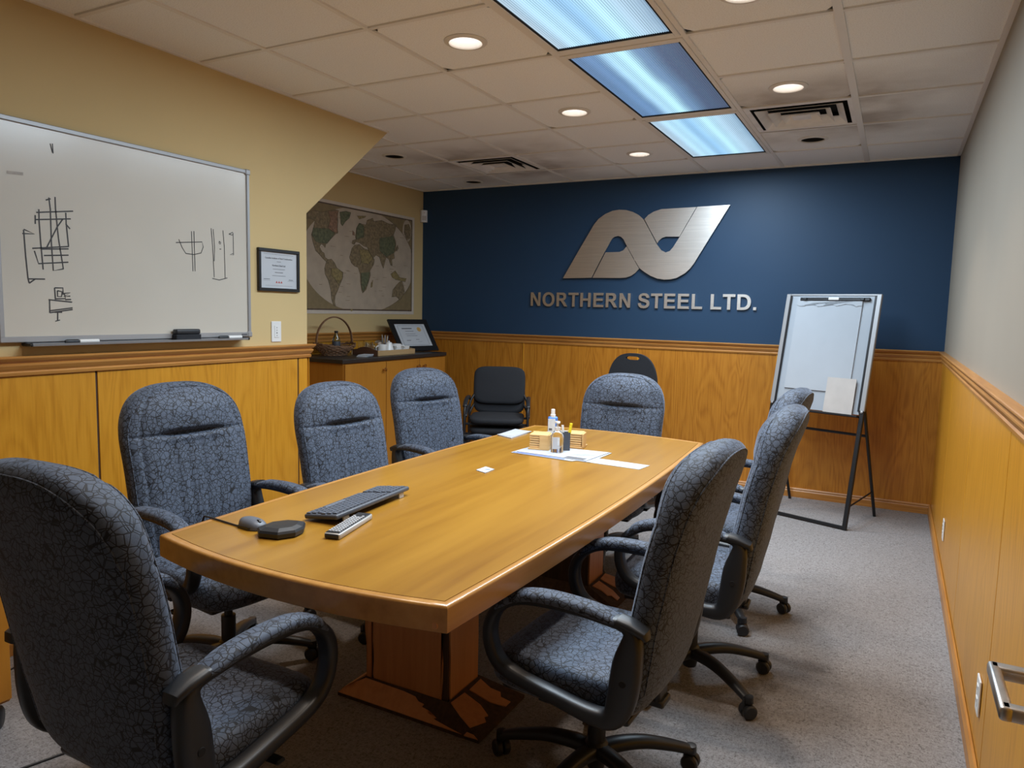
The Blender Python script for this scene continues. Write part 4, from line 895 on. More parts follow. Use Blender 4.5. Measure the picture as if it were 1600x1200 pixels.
# ---------------------------------------------------------------- world map poster in the alcove
MY0, MY1, MZ0, MZ1 = 4.40, 5.968, 1.375, 2.326
def flat_map(c): return speck(c[0], c[1], 0.55, c[2] if len(c) > 2 else 0.18, c[3] if len(c) > 3 else 22)
mp_ = {'margin': flat_map(('map_margin_paper', (0.62, 0.54, 0.45), 0.04)), 'border': flat_map(('map_border_brown', (0.10, 0.065, 0.045))), 'tan': flat_map(('map_corner_tan', (0.23, 0.17, 0.085), 0.1)), 'sea': flat_map(('map_sea_cream', (0.44, 0.355, 0.265), 0.09, 9)),
       'land': flat_map(('map_land_brown', (0.21, 0.155, 0.085), 0.4, 42)), 'green': flat_map(('map_land_green', (0.125, 0.130, 0.070), 0.4, 42)), 'pink': flat_map(('map_land_rose', (0.25, 0.145, 0.09), 0.4, 42)), 'ochre': flat_map(('map_land_ochre', (0.25, 0.19, 0.08), 0.4, 42)), 'edge': flat_map(('map_coast_ink', (0.06, 0.045, 0.025)))}
t = thing('world_map', 'antique-style world map poster on the alcove wall above the cabinet', 'map', (XA, 0, 0))
def sheet(name, pts, x, m, th=0.0008): return add_obj(name, prismb(pts, x, x+th, 'yz'), m, t)
rect = lambda a, b, c, d: [(a, c), (b, c), (b, d), (a, d)]
sheet('poster_sheet', rect(MY0, MY1, MZ0, MZ1), 0.001, mp_['margin'], 0.004)
sheet('printed_border', rect(MY0+0.03, MY1-0.035, MZ0+0.030, MZ1-0.026), 0.0052, mp_['border']); sheet('printed_corner', rect(MY0+0.042, MY1-0.047, MZ0+0.042, MZ1-0.038), 0.0056, mp_['tan'])
oc = ((MY0+MY1)/2, (MZ0+MZ1)/2)
oval = [(max(MY0+0.044, min(MY1-0.049, oc[0]+0.775*cos(2*pi*k/72))), max(MZ0+0.043, min(MZ1-0.039, oc[1]+0.462*sin(2*pi*k/72)))) for k in range(72)]
sheet('printed_sea', oval, 0.0060, mp_['sea'])
bm = B(); tube(bm, [(0.0068, oc[0]+0.775*cos(2*pi*k/72), oc[1]+0.462*sin(2*pi*k/72)) for k in range(-14, 15) if abs(oc[1]+0.462*sin(2*pi*k/72)-oc[1]) < 0.43 and oc[0]+0.775*cos(2*pi*k/72) < MY1-0.05], 0.002, 4); add_obj('printed_oval_line', bm, mp_['border'], t)
ic = [(5.845+0.072*cos(2*pi*k/40), 2.185+0.105*sin(2*pi*k/40)) for k in range(40)]; sheet('printed_inset', ic, 0.0062, mp_['sea'], 0.0004)
pal = dict(na='land', usa='green', can='pink', gl='green', sa='land', br='ochre', af='land', af2='ochre', af3='green', eu='land', cn='green', eur='green', au='land', ind='ochre', jp='land', mg='ochre', uk='pink', no='ochre', inset='land')
hts = dict(usa=1, can=1, br=1, af2=1, af3=1, cn=1, eur=1)
for q_, (k, pts) in enumerate(MAP.items()):
    x = 0.0068+0.0009*hts.get(k, 0)+0.00008*q_
    add_obj('printed_landmass', glyph_mesh('printed_landmass', [pts], 0.0003), mp_[pal[k]], t, (x+0.0003, 0, 0), RLEFT)
    bm = B(); pp = [(x+0.0006, a, b) for a, b in pts]; tube(bm, pp, 0.0014, 4, closed=True, up=(1, 0, 0)); add_obj('printed_coastline', bm, mp_['edge'], t)
rr = random.Random(3)
for k in range(14):
    lon = [(0.0066, oc[0]-0.70+0.10*k+0.0, oc[1]-0.30), (0.0066, oc[0]-0.70+0.10*k, oc[1]+0.30)]
bm = B()
for k in range(60):
    y = rr.uniform(4.6, 5.85); z = rr.uniform(1.47, 2.22); box(bm, (0.0067, y, z), (0.0006, rr.uniform(0.02, 0.06), 0.003))
o = add_obj('printed_sea_names', bm, mp_['land'], t); o['kind'] = 'stuff'
add_obj('border_medallion', (lambda bm: lathe(bm, [(0.0, 0.0064), (0.014, 0.0064), (0.014, 0.0055)], 16, (0, 5.03, MZ0+0.036), 'x') or bm)(B()), mp_['ochre'], t)

# ---------------------------------------------------------------- flip chart easel
EZ = radians(-19.1); E0 = Vector((-0.529, 5.421, 0)); TILT = -math.atan2(0.336, 1.607); BL = sqrt(0.336**2+1.607**2)
ez = thing('flip_chart_easel', 'white flip chart easel on black folding legs near the right corner', 'easel', E0, EZ)
def on_board(parent, name, bm, m): return add_obj(name, bm, m, parent, (0, 0, 0), (TILT, 0, 0))
for s in (1, -1):
    on_board(ez, 'front_leg', boxb((s*0.325, 0, 0.46), (0.030, 0.024, 0.92), 0.004, 1), 'black_metal')
    on_board(ez, 'side_rail', boxb((s*0.325, -0.004, (0.82+BL)/2), (0.034, 0.026, BL-0.82), 0.004, 1), 'alu')
    on_board(ez, 'rail_channel', boxb((s*0.303, -0.016, (0.80+BL)/2), (0.012, 0.006, BL-0.83)), 'black_metal')
    bm = B(); tube(bm, [(s*0.322, 0.535, 0.0), (s*0.322, 0.19, 0.86)], 0.011, 8); add_obj('rear_leg', bm, 'black_metal', ez)
    bm = B(); tube(bm, [(s*0.322, 0.035, 0.15), (s*0.322, 0.455, 0.195)], 0.006, 8); add_obj('side_brace', bm, 'black_metal', ez)
    bm = B(); lathe(bm, [(0.0, -0.014), (0.009, -0.012), (0.009, 0.0)], 12, (s*0.325, 0, 0), 'y'); on_board(ez, 'pivot_bolt', bm, 'alu').location = (0, 0.16, 0.80)
on_board(ez, 'floor_bar', boxb((0, 0, 0.016), (0.66, 0.020, 0.024), 0.003, 1), 'black_metal')
bm = B(); tube(bm, [(-0.322, 0.285, 0.62), (0.322, 0.285, 0.62)], 0.010, 8); add_obj('rear_cross_bar', bm, 'black_metal', ez)
on_board(ez, 'board_panel', boxb((0, 0.0, (0.79+BL)/2), (0.61, 0.012, BL-0.80)), 'easel_white')
on_board(ez, 'bottom_ledge', boxb((0, -0.020, 0.780), (0.62, 0.055, 0.014), 0.003, 1), 'black_metal')
on_board(ez, 'top_rail', boxb((0, 0.0, BL-0.006), (0.64, 0.024, 0.014), 0.003, 1), 'alu')
on_board(ez, 'paper_clamp', boxb((0.02, -0.018, BL-0.040), (0.50, 0.016, 0.024), 0.004, 1), 'black_metal')
on_board(ez, 'clamp_handle', boxb((0.02, -0.028, BL-0.038), (0.075, 0.010, 0.020), 0.003, 1), 'white_plastic')
for x in (-0.19, 0.22): on_board(ez, 'clamp_knob', boxb((x, -0.026, BL-0.040), (0.030, 0.018, 0.020), 0.004, 1), 'plastic')
pad = thing('flip_pad', 'flip chart paper pad clamped on the easel, top sheet torn off raggedly', 'paper pad', E0, rot=(TILT, 0, EZ))
add_obj('paper_block', boxb((-0.015, -0.0115, 1.275), (0.47, 0.009, 0.68)), 'pad_paper', pad)
rg = random.Random(5); ew = [(-0.25+0.47*k/24, BL-0.075-0.012*rg.random()-0.010*sin(k*0.9)) for k in range(25)]
add_obj('torn_strip', prismb(ew+[(0.22, BL-0.045), (-0.25, BL-0.045)], -0.0200, -0.0160, 'xz'), 'pad_paper', pad)
t = thing('cream_card', 'cream paper card propped on the easel ledge in front of the pad', 'card', E0, rot=(TILT, 0, EZ))
add_obj('card_sheet', boxb((0.165, -0.026, 0.912), (0.20, 0.0035, 0.25)), 'paper_warm', t)

# ---------------------------------------------------------------- alcove cabinet and what stands on it
CT = 1.035
cab = thing('base_cabinet', 'oak three-door alcove cabinet with brass knobs', 'cabinet', (0, 0, 0))
add_obj('carcass', boxb((-3.995, 4.97, 0.55), (0.55, 1.40, 0.90)), 'cab', cab); add_obj('plinth', boxb((-4.02, 4.97, 0.05), (0.50, 1.38, 0.10)), 'bark', cab)
for a, b, k in ((4.275, 4.780, 4.735), (4.784, 5.255, 5.212), (5.259, 5.665, 5.302)):
    d = add_obj('door', boxb((0, 0, 0), (0.018, b-a-0.004, 0.88), 0.002, 1), 'cab', cab, (-3.711, (a+b)/2, 0.555))
    bm = B(); lathe(bm, [(0.006, 0.0), (0.006, 0.014), (0.013, 0.020), (0.016, 0.027), (0.013, 0.034), (0.0, 0.037)], 18, axis='x'); add_obj('knob', bm, 'brass', d, (0.009, k-(a+b)/2, 0.932-0.555), smooth=50)
wt = tag(add_obj('worktop', boxb((-3.996, 4.97, CT-0.016), (0.584, 1.44, 0.032), 0.004, 2), 'worktop'), 'dark laminate worktop on the oak alcove cabinet', 'worktop')
# wicker basket
bk = thing('wicker_basket', 'brown woven wicker basket with a tall hoop handle', 'basket', (-4.085, 4.585, CT), radians(80))
def basket_r(z): return 0.092+0.075*smooth(0.0, 0.07, z)
bm = B(); nst = 28
for j in range(7):
    z = 0.007+0.0105*j; pts = []
    for k in range(nst*3):
        a = 2*pi*k/(nst*3); r = basket_r(z)+0.004*sin(a*nst/2*1.0+pi*(j % 2)); sag = 0.024*(abs(cos(a))**2)*(j/6)
        pts.append((r*1.12*cos(a), r*0.82*sin(a), z+sag))
    tube(bm, pts, 0.0055, 5, closed=True)
o = add_obj('woven_wall', bm, 'wicker', bk)
for k in range(nst):
    a = 2*pi*k/nst; pts = [(basket_r(z)*1.12*cos(a), basket_r(z)*0.82*sin(a), z+0.024*(abs(cos(a))**2)*z/0.07) for z in (0.004, 0.02, 0.04, 0.055, 0.072)]
    if k == 0: b0_ = None
    bm = B(); tube(bm, pts, 0.004, 5); add_obj('stake', bm, 'wicker', bk)
bm = B()
for ph in (0, pi): tube(bm, [((0.185+0.006*cos(3*u*2*pi/1+ph))*cos(2*pi*u), (0.137+0.006*cos(3*u*2*pi+ph))*sin(2*pi*u), 0.074+0.026*cos(2*pi*u)**2+0.006*sin(24*pi*u+ph)) for u in [q/72 for q in range(72)]], 0.006, 6, closed=True)
add_obj('braided_rim', bm, 'wicker', bk)
bm = B(); prism(bm, [(0.100*cos(2*pi*k/28), 0.074*sin(2*pi*k/28)) for k in range(28)], 0.0, 0.008); add_obj('basket_floor', bm, 'wicker', bk)
bm = B(); hp = [(0.182*cos(a), 0.0, 0.095+0.220*sin(a)**0.9 if sin(a) > 0 else 0.095) for a in [pi*k/30 for k in range(31)]]
for dy in (-0.007, 0.0, 0.007): tube(bm, [(x, dy, z+0.002*(dy == 0)) for x, y, z in hp], 0.0052, 6)
add_obj('hoop_handle', bm, 'wicker', bk)
t = thing('water_bottle', 'small plastic water bottle with dark label inside the wicker basket', 'bottle', (-4.08, 4.60, CT+0.0085))
bm = B(); lathe(bm, [(0.0, 0.0), (0.030, 0.0), (0.033, 0.005), (0.033, 0.11), (0.030, 0.13), (0.014, 0.165), (0.013, 0.178)], 22); add_obj('bottle_body', bm, 'water_plastic', t, smooth=40)
bm = B(); lathe(bm, [(0.0336, 0.05), (0.0340, 0.052), (0.0340, 0.105), (0.0336, 0.107)], 22); add_obj('label_band', bm, 'charcoal', t, smooth=40)
bm = B(); lathe(bm, [(0.015, 0.176), (0.0155, 0.178), (0.0155, 0.194), (0.0, 0.195)], 18); add_obj('cap', bm, 'plastic', t, smooth=40)
t = thing('folded_napkins', 'folded white napkins lying in front of the wicker basket', 'napkins', (-3.83, 4.66, CT), radians(20))
for k in range(3): add_obj('napkin', boxb((0.004*k, 0.003*k, 0.003+0.006*k), (0.085, 0.17-0.01*k, 0.005), 0.002, 1), 'paper', t)
# serving tray
ty0, ty1, tx0, tx1 = 4.79, 5.29, -4.07, -3.79
t = thing('serving_tray', 'shallow wooden serving tray holding cups and glasses', 'tray', ((tx0+tx1)/2, (ty0+ty1)/2, CT))
hx, hy = (tx1-tx0)/2, (ty1-ty0)/2
add_obj('tray_floor', boxb((0, 0, 0.004), (2*hx-0.01, 2*hy-0.01, 0.008)), 'tray_pale', t)
add_obj('long_side', boxb((hx, 0, 0.022), (0.010, 2*hy+0.02, 0.044), 0.002, 1), 'tray_pale', t); add_obj('long_side', boxb((-hx, 0, 0.022), (0.010, 2*hy+0.02, 0.044), 0.002, 1), 'tray_pale', t)
for s in (-1, 1):
    pts = [(-hx, 0.0), (hx, 0.0), (hx, 0.044), (hx*0.6, 0.052), (hx*0.35, 0.066), (0, 0.072), (-hx*0.35, 0.066), (-hx*0.6, 0.052), (-hx, 0.044)]
    add_obj('end_handle', prismb(pts, s*hy-0.006, s*hy+0.006, 'xz'), 'tray_dark' if s < 0 else 'tray_pale', t)
def mug(name, lab, x, y, r, h, rz, taper=0.0, m='china', group=None, spout=False):
    t = thing(name, lab, 'cup' if name != 'cream_jug' else 'jug', (x, y, CT+0.0085), rz, group)
    bm = B(); lathe(bm, [(0.0, 0.0), (r*0.9, 0.0), (r, 0.006), (r*(1-taper), h), (r*(1-taper)-0.003, h), (r-0.004, 0.010), (0.0, 0.008)], 28); add_obj('cup_body', bm, m, t, smooth=40)
    bm = B(); tube(bm, catmull([(r*0.95*(1-taper*0.8), 0, h*0.84), (r+0.022, 0, h*0.78), (r+0.026, 0, h*0.45), (r*0.98, 0, h*0.2)], 5), 0.0045, 8); add_obj('handle', bm, m, t, smooth=True); return t
mug('coffee_mug', 'white china mug on the tray, between the jug and the square cup', -3.875, 5.15, 0.040, 0.080, radians(40))
mug('coffee_mug', 'white china mug on the tray, left of the cone-shaped jug', -3.86, 4.925, 0.040, 0.082, radians(-100))
j = mug('cream_jug', 'white china cone-shaped jug on the wooden tray', -3.865, 5.025, 0.048, 0.085, radians(60), 0.42)
bm = B(); lathe(bm, [(0.028, 0.085), (0.024, 0.096), (0.008, 0.100), (0.007, 0.110), (0.0, 0.112)], 20); add_obj('lid', bm, 'china', j, smooth=40)
t = thing('square_cup', 'short square white cup at the right end of the tray', 'cup', (-3.86, 5.235, CT+0.0085), 0.1)
bm = B(); V = []
for h, z in ((0.030, 0.0), (0.036, 0.060), (0.033, 0.060), (0.027, 0.006)): V.append([bm.verts.new((a*h, b*h, z)) for a, b in ((-1, -1), (1, -1), (1, 1), (-1, 1))])
for a, b in zip(V, V[1:]):
    for k in range(4): bm.faces.new((a[k], a[(k+1) % 4], b[(k+1) % 4], b[k]))
bm.faces.new(V[0][::-1]); bm.faces.new(V[-1]); add_obj('cup_body', bm, 'china', t)
t = thing('sugar_jar', 'clear glass sugar jar with metal lid behind the white mugs', 'jar', (-3.955, 5.000, CT+0.0085))
bm = B(); lathe(bm, [(0.0, 0.0), (0.036, 0.0), (0.038, 0.006), (0.038, 0.085), (0.035, 0.085), (0.035, 0.008), (0.0, 0.006)], 24); add_obj('jar_body', bm, 'glass', t, smooth=40)
bm = B(); lathe(bm, [(0.0, 0.0065), (0.034, 0.0085), (0.034, 0.05), (0.0, 0.052)], 20); add_obj('sugar_fill', bm, 'paper', t, smooth=40)
bm = B(); lathe(bm, [(0.039, 0.085), (0.039, 0.094), (0.025, 0.108), (0.0, 0.112)], 24); add_obj('lid', bm, 'nickel', t, smooth=40)
for k, (x, y, w) in enumerate(((-3.935, 4.838, 'nearest the basket'), (-4.02, 4.855, 'behind the one nearest the basket'), (-4.025, 4.945, 'beside the sugar jar at the back'))):
    t = thing('glass_cup', 'clear glass cup on the tray, '+w, 'glass', (x, y, CT+0.0085), radians(50*k), 'glass cups on the tray')
    bm = B(); lathe(bm, [(0.0, 0.0), (0.030, 0.0), (0.033, 0.006), (0.039, 0.098), (0.036, 0.098), (0.030, 0.010), (0.0, 0.008)], 24); add_obj('cup_body', bm, 'glass', t, smooth=40)
    bm = B(); tube(bm, catmull([(0.037, 0, 0.082), (0.060, 0, 0.078), (0.062, 0, 0.045), (0.033, 0, 0.022)], 5), 0.004, 8); add_obj('handle', bm, 'glass', t, smooth=True)
def stick_holder(x, y, lab, ms, seed):
    t = thing('stir_stick_holder', lab, 'holder', (x, y, CT+0.0085)); bm = B(); lathe(bm, [(0.0, 0.0), (0.032, 0.0), (0.034, 0.085), (0.031, 0.085), (0.029, 0.006), (0.0, 0.005)], 20); add_obj('holder_cup', bm, 'tray_dark', t, smooth=40)
    r = random.Random(seed)
    for k in range(8):
        a = 2*pi*k/8+r.uniform(-0.2, 0.2); l = r.uniform(0.13, 0.155); tlt = r.uniform(0.04, 0.16)
        bm = B(); tube(bm, [(0.012*cos(a), 0.012*sin(a), 0.008), ((0.012+l*tlt)*cos(a), (0.012+l*tlt)*sin(a), l)], 0.0028, 6); add_obj('stir_stick', bm, ms[k % len(ms)], t)
stick_holder(-3.965, 5.095, 'dark cup of pale and brown stir sticks behind the cone-shaped jug', ['beech', 'paper', 'tray_dark'], 1)
stick_holder(-4.02, 5.170, 'dark cup of grey and brown stir sticks behind the white mug', ['tray_dark', 'charcoal', 'paper_warm'], 2)
# leaning framed award
t = thing('framed_award', 'black-framed award certificate with gold seal propped up on the worktop', 'certificate', (-3.900, 5.545, CT+0.012), rot=(0, radians(-34), radians(-14.0)))
fw_, fh = 0.235, 0.345; bd = 0.052
for c, s in (((-0.009, 0, bd/2), (0.018, 2*fw_, bd)), ((-0.009, 0, fh-bd/2), (0.018, 2*fw_, bd)), ((-0.009, -fw_+bd/2, fh/2), (0.018, bd, fh-2*bd)), ((-0.009, fw_-bd/2, fh/2), (0.018, bd, fh-2*bd))): add_obj('frame_rail', boxb(c, s, 0.002, 1), 'frame_black', t)
add_obj('mat_board', boxb((-0.010, 0, fh/2), (0.008, 2*fw_-2*bd, fh-2*bd)), 'paper', t)
for c, s in (((0, 0.066), (0.30, 0.002)), ((0, fh-0.068), (0.30, 0.002)), ((-0.150, fh/2), (0.002, fh-0.135)), ((0.150, fh/2), (0.002, fh-0.135))): add_obj('print_line', boxb((-0.0058, c[0], c[1]), (0.0008, s[0], s[1])), 'print', t)
lines_on(t, -0.0058, [(-0.05, 0.245, 0.12, 0.010), (-0.03, 0.215, 0.10, 0.004), (-0.03, 0.185, 0.12, 0.003), (-0.02, 0.165, 0.13, 0.003), (-0.08, 0.115, 0.05, 0.006), (0.03, 0.125, 0.04, 0.004), (0.05, 0.10, 0.05, 0.002)])
bm = B(); lathe(bm, [(0.0, 0.0), (0.024, 0.0), (0.024, -0.0012)], 20, (-0.0050, 0.095, 0.235), 'x'); add_obj('gold_seal', bm, 'print_gold', t)
add_obj('stand_strut', boxb((0, 0, 0), (0.005, 0.06, 0.172), 0.001, 1), 'frame_black', t, (-0.084, 0, 0.164), (0, radians(48.5), 0))

# ---------------------------------------------------------------- things on the table
def rounded(pts, r=0.0): return pts
def slab(name, lab, cat, pts, z0, z1, m, part='sheet', group=None):
    cx = sum(p[0] for p in pts)/len(pts); cy = sum(p[1] for p in pts)/len(pts)
    t = thing(name, lab, cat, (cx, cy, z0), 0, group); add_obj(part, prismb([(x-cx, y-cy) for x, y in pts], 0, z1-z0), m, t); return t, cx, cy
Z = TZ
# keyboard (keys face the left side of the table, back edge raised on feet)
kb = thing('keyboard', 'dark grey computer keyboard with raised back feet near the left table edge', 'keyboard', (-1.600, 1.925, Z+0.020), rot=(0, radians(-6), radians(4.5)))
bm = B(); box(bm, (0, 0, 0.0), (0.130, 0.435, 0.016), 0.006, 3); add_obj('body', bm, 'charcoal', kb, smooth=50)
bm = B()
for r_ in range(6):
    x = -0.050+0.0195*r_
    for c_ in range(21):
        y = -0.204+0.0194*c_+0.004*(r_ % 3)
        if c_ in (15,) : continue
        if r_ == 0 and 4 <= c_ <= 9:
            if c_ == 4: box(bm, (x, y+0.049, 0.0095), (0.0155, 0.11, 0.005), 0.0012, 1)
            continue
        box(bm, (x, y, 0.0095), (0.0155, 0.0160, 0.005))
o = add_obj('keys', bm, 'key', kb); o['kind'] = 'stuff'
for y in (-0.16, 0.17): add_obj('tilt_foot', boxb((0.056, y, -0.0155), (0.006, 0.030, 0.021), 0.001, 1), 'silver', kb, (0, 0, 0), (0, 0, 0))
t = thing('remote_control', 'silver remote control with many buttons next to the keyboard', 'remote control', (-1.470, 1.716, Z), radians(14))
bm = B(); box(bm, (0, 0, 0.009), (0.052, 0.230, 0.018), 0.005, 2); add_obj('case', bm, 'silver', t, smooth=50)
bm = B(); box(bm, (0, 0.0, 0.0185), (0.045, 0.220, 0.003), 0.001, 1); add_obj('face_panel', bm, 'plastic', t)
bm = B()
for j in range(13):
    for i in range(4):
        if j == 12 and i in (1, 2): continue
        box(bm, (-0.0150+0.010*i, -0.096+0.0135*j, 0.0208), (0.0072, 0.0078, 0.003))
o = add_obj('buttons', bm, 'button_grey', t); o['kind'] = 'stuff'
add_obj('nose_cap', boxb((0, -0.112, 0.009), (0.046, 0.010, 0.015), 0.004, 2), 'plastic', t)
# mouse: front end points along +x local
t = thing('computer_mouse', 'grey wireless mouse beside the black puck speaker', 'mouse', (-1.728, 1.566, Z), radians(-6))
bm = B(); R = []
for k in range(13):
    u = -1+2*k/12; a = 0.052*u; w = 0.031*sqrt(max(0, 1-abs(u)**3.0)); h = 0.029*sqrt(max(0, 1-abs((u+0.12)/1.12)**2.6)) if u > -1 else 0
    R.append([bm.verts.new((a, max(w, 0.002)*math.copysign(abs(cos(q))**0.8, cos(q)), 0.002+max(h, 0.004)*abs(sin(q))**0.8)) for q in [pi*i/12 for i in range(13)]])
for a, b in zip(R, R[1:]):
    for k in range(12): bm.faces.new((a[k], a[k+1], b[k+1], b[k]))
    bm.faces.new((a[0], b[0], b[-1], a[-1]))
bm.faces.new(R[0]); bm.faces.new(R[-1][::-1]); add_obj('shell', bm, 'mouse_grey', t, smooth=50)
bm = B(); lathe(bm, [(0.0, -0.003), (0.009, -0.003), (0.009, 0.003), (0.0, 0.003)], 14, (0.030, 0, 0.0215), 'y'); add_obj('scroll_wheel', bm, 'plastic', t)
bm = B(); R = [(-0.053, 0), (-0.03, 0.0325), (0.02, 0.0325), (0.052, 0.012), (0.052, -0.012), (0.02, -0.0325), (-0.03, -0.0325)]; prism(bm, R, 0.0, 0.010); add_obj('base_skirt', bm, 'plastic', t)
# puck speakerphone
sp = [(-1.660, 1.525), (-1.628, 1.501), (-1.570, 1.516), (-1.545, 1.560), (-1.552, 1.600), (-1.584, 1.640), (-1.630, 1.625), (-1.664, 1.572)]
cx, cy = -1.604, 1.567
t = thing('conference_speaker', 'flat black angular speakerphone puck near the table corner', 'speakerphone', (cx, cy, Z))
bm = B(); V = []
for f, z in ((0.96, 0.0), (1.03, 0.004), (1.05, 0.016), (0.98, 0.023), (0.72, 0.030), (0.3, 0.032)): V.append([bm.verts.new(((x-cx)*f, (y-cy)*f, z)) for x, y in sp])
for a, b in zip(V, V[1:]):
    for k in range(len(sp)): bm.faces.new((a[k], a[(k+1) % len(sp)], b[(k+1) % len(sp)], b[k]))
bm.faces.new(V[0][::-1]); bm.faces.new(V[-1]); add_obj('case', bm, 'plastic', t)
for k, (x, y) in enumerate(((-0.012, -0.040), (0.004, -0.030), (0.018, -0.018), (0.03, -0.004))): add_obj('touch_mark', boxb((x, y, 0.0285), (0.010, 0.005, 0.0015), 0, 1, Matrix.Rotation(radians(35), 3, 'Z')), 'button_grey', t)
bm = B(); tube(bm, catmull([(-1.668, 1.560, Z+0.006), (-1.705, 1.540, Z+0.0035), (-1.780, 1.547, Z+0.003), (-1.860, 1.556, Z+0.003), (-1.925, 1.562, Z+0.003), (-1.950, 1.565, Z-0.004), (-1.958, 1.567, Z-0.06), (-1.93, 1.60, Z-0.20)], 6), 0.003, 6)
tag(add_obj('speaker_cable', bm, 'plastic', smooth=True), 'thin black cable running from the puck speaker over the table edge', 'cable')
# paper
slab('place_card', 'small white card lying alone in the middle of the table', 'card', [(-1.559, 2.640), (-1.498, 2.612), (-1.500, 2.695), (-1.558, 2.720)], Z, Z+0.003, 'table_paper')[0]
add_obj('print_mark', boxb((0.008, 0.005, 0.0033), (0.02, 0.012, 0.0006)), 'print_blue', SC.objects['place_card'])
t, cx, cy = slab('notepad', 'white notepad lying at the far left edge of the table', 'notepad', [(-1.905, 3.452), (-1.795, 3.405), (-1.800, 3.648), (-1.915, 3.682)], Z, Z+0.006, 'table_paper')
add_obj('upper_sheet', boxb((0.003, 0.004, 0.0068), (0.10, 0.215, 0.001), 0, 1, Matrix.Rotation(radians(-3), 3, 'Z')), 'table_paper', t)
t, cx, cy = slab('drawing_sheets', 'large white printed sheets under the sanitizer bottle and coasters', 'papers', [(-1.618, 3.070), (-1.285, 3.045), (-1.270, 3.070), (-1.206, 3.068), (-1.196, 3.335), (-1.605, 3.300)], Z+0.0014, Z+0.0024, 'table_paper')
add_obj('top_sheet', prismb([(-1.600-cx, 3.094-cy), (-1.228-cx, 3.078-cy), (-1.205-cx, 3.330-cy), (-1.600-cx, 3.300-cy)], 0.0025, 0.0040), 'table_paper', t)
add_obj('blue_band', prismb([(-1.61-cx, 3.076-cy), (-1.33-cx, 3.056-cy), (-1.33-cx, 3.070-cy), (-1.61-cx, 3.090-cy)], 0.0020, 0.0025), 'print_blue', t)
add_obj('title_block', prismb([(-1.345-cx, 3.088-cy), (-1.245-cx, 3.083-cy), (-1.240-cx, 3.122-cy), (-1.340-cx, 3.128-cy)], 0.0040, 0.0045), 'print', t)
for q in range(4): add_obj('print_line', boxb((-1.32-cx+0.02*q, 3.17-cy+0.015*q, 0.0042), (0.07, 0.002, 0.0005)), 'print', t)
t, cx, cy = slab('paper_strip', 'long narrow white paper strip beside the printed sheets', 'paper', [(-1.260, 3.074), (-0.965, 3.055), (-0.950, 3.165), (-1.255, 3.184)], Z, Z+0.0012, 'table_paper')
t, cx, cy = slab('loose_sheet', 'white sheet lying behind the blue spray bottle', 'paper', [(-1.752, 3.600), (-1.570, 3.660), (-1.548, 3.850), (-1.720, 3.800)], Z, Z+0.0025, 'table_paper')
# bottles
t = thing('spray_bottle', 'blue spray bottle with white cap and pale label', 'bottle', (-1.668, 3.660, Z+0.0028), radians(25))
bm = B(); box(bm, (0, 0, 0.050), (0.055, 0.036, 0.100), 0.010, 3); add_obj('bottle_body', bm, 'blue', t, smooth=50)
add_obj('front_label', boxb((-0.006, -0.0185, 0.048), (0.040, 0.0012, 0.082), 0.0004, 1), 'label_grey', t); add_obj('label_print', boxb((-0.012, -0.0193, 0.030), (0.018, 0.0006, 0.012)), 'print', t)
bm = B(); lathe(bm, [(0.015, 0.098), (0.015, 0.112), (0.012, 0.114), (0.011, 0.140), (0.009, 0.142), (0.0, 0.143)], 20); add_obj('spray_cap', bm, 'white_plastic', t, smooth=40)
t = thing('hand_sanitizer', 'clear hand sanitizer pump bottle standing on the printed sheets', 'bottle', (-1.425, 3.185, Z+0.0056), radians(20))
bm = B(); R = []
for f, z in ((0.90, 0.0), (1.0, 0.004), (1.0, 0.080), (0.80, 0.096), (0.45, 0.106), (0.42, 0.112)): R.append([bm.verts.new((0.031*f*math.copysign(abs(cos(q))**0.7, cos(q)), 0.022*f*math.copysign(abs(sin(q))**0.7, sin(q)), z)) for q in [2*pi*k/28 for k in range(28)]])
for a, b in zip(R, R[1:]):
    for k in range(28): bm.faces.new((a[k], a[(k+1) % 28], b[(k+1) % 28], b[k]))
bm.faces.new(R[0][::-1]); bm.faces.new(R[-1]); add_obj('bottle_body', bm, 'clear_plastic', t, smooth=40)
add_obj('front_label', boxb((-0.004, -0.0228, 0.048), (0.036, 0.0008, 0.058), 0.0003, 1), 'paper', t); add_obj('label_print', boxb((0.008, -0.0234, 0.055), (0.010, 0.0006, 0.036)), 'label_grey', t)
bm = B(); lathe(bm, [(0.014, 0.110), (0.014, 0.124), (0.006, 0.126), (0.005, 0.142), (0.013, 0.144), (0.013, 0.152), (0.0, 0.154)], 18); add_obj('pump_top', bm, 'white_plastic', t, smooth=40)
bm = B(); box(bm, (0.006, -0.014, 0.147), (0.009, 0.026, 0.007), 0.002, 1); add_obj('pump_spout', bm, 'white_plastic', t)
t = thing('pen_cup', 'square dark pen cup beside the hand sanitizer', 'pen cup', (-1.412, 3.262, Z+0.0056), radians(30))
bm = B(); h_ = 0.0175
for c, s in (((0, 0, 0.002), (2*h_, 2*h_, 0.004)), ((-h_, 0, 0.045), (0.003, 2*h_, 0.09)), ((h_, 0, 0.045), (0.003, 2*h_, 0.09)), ((0, -h_, 0.045), (2*h_, 0.003, 0.09)), ((0, h_, 0.045), (2*h_, 0.003, 0.09))): box(bm, c, s)
add_obj('cup_walls', bm, 'charcoal', t)
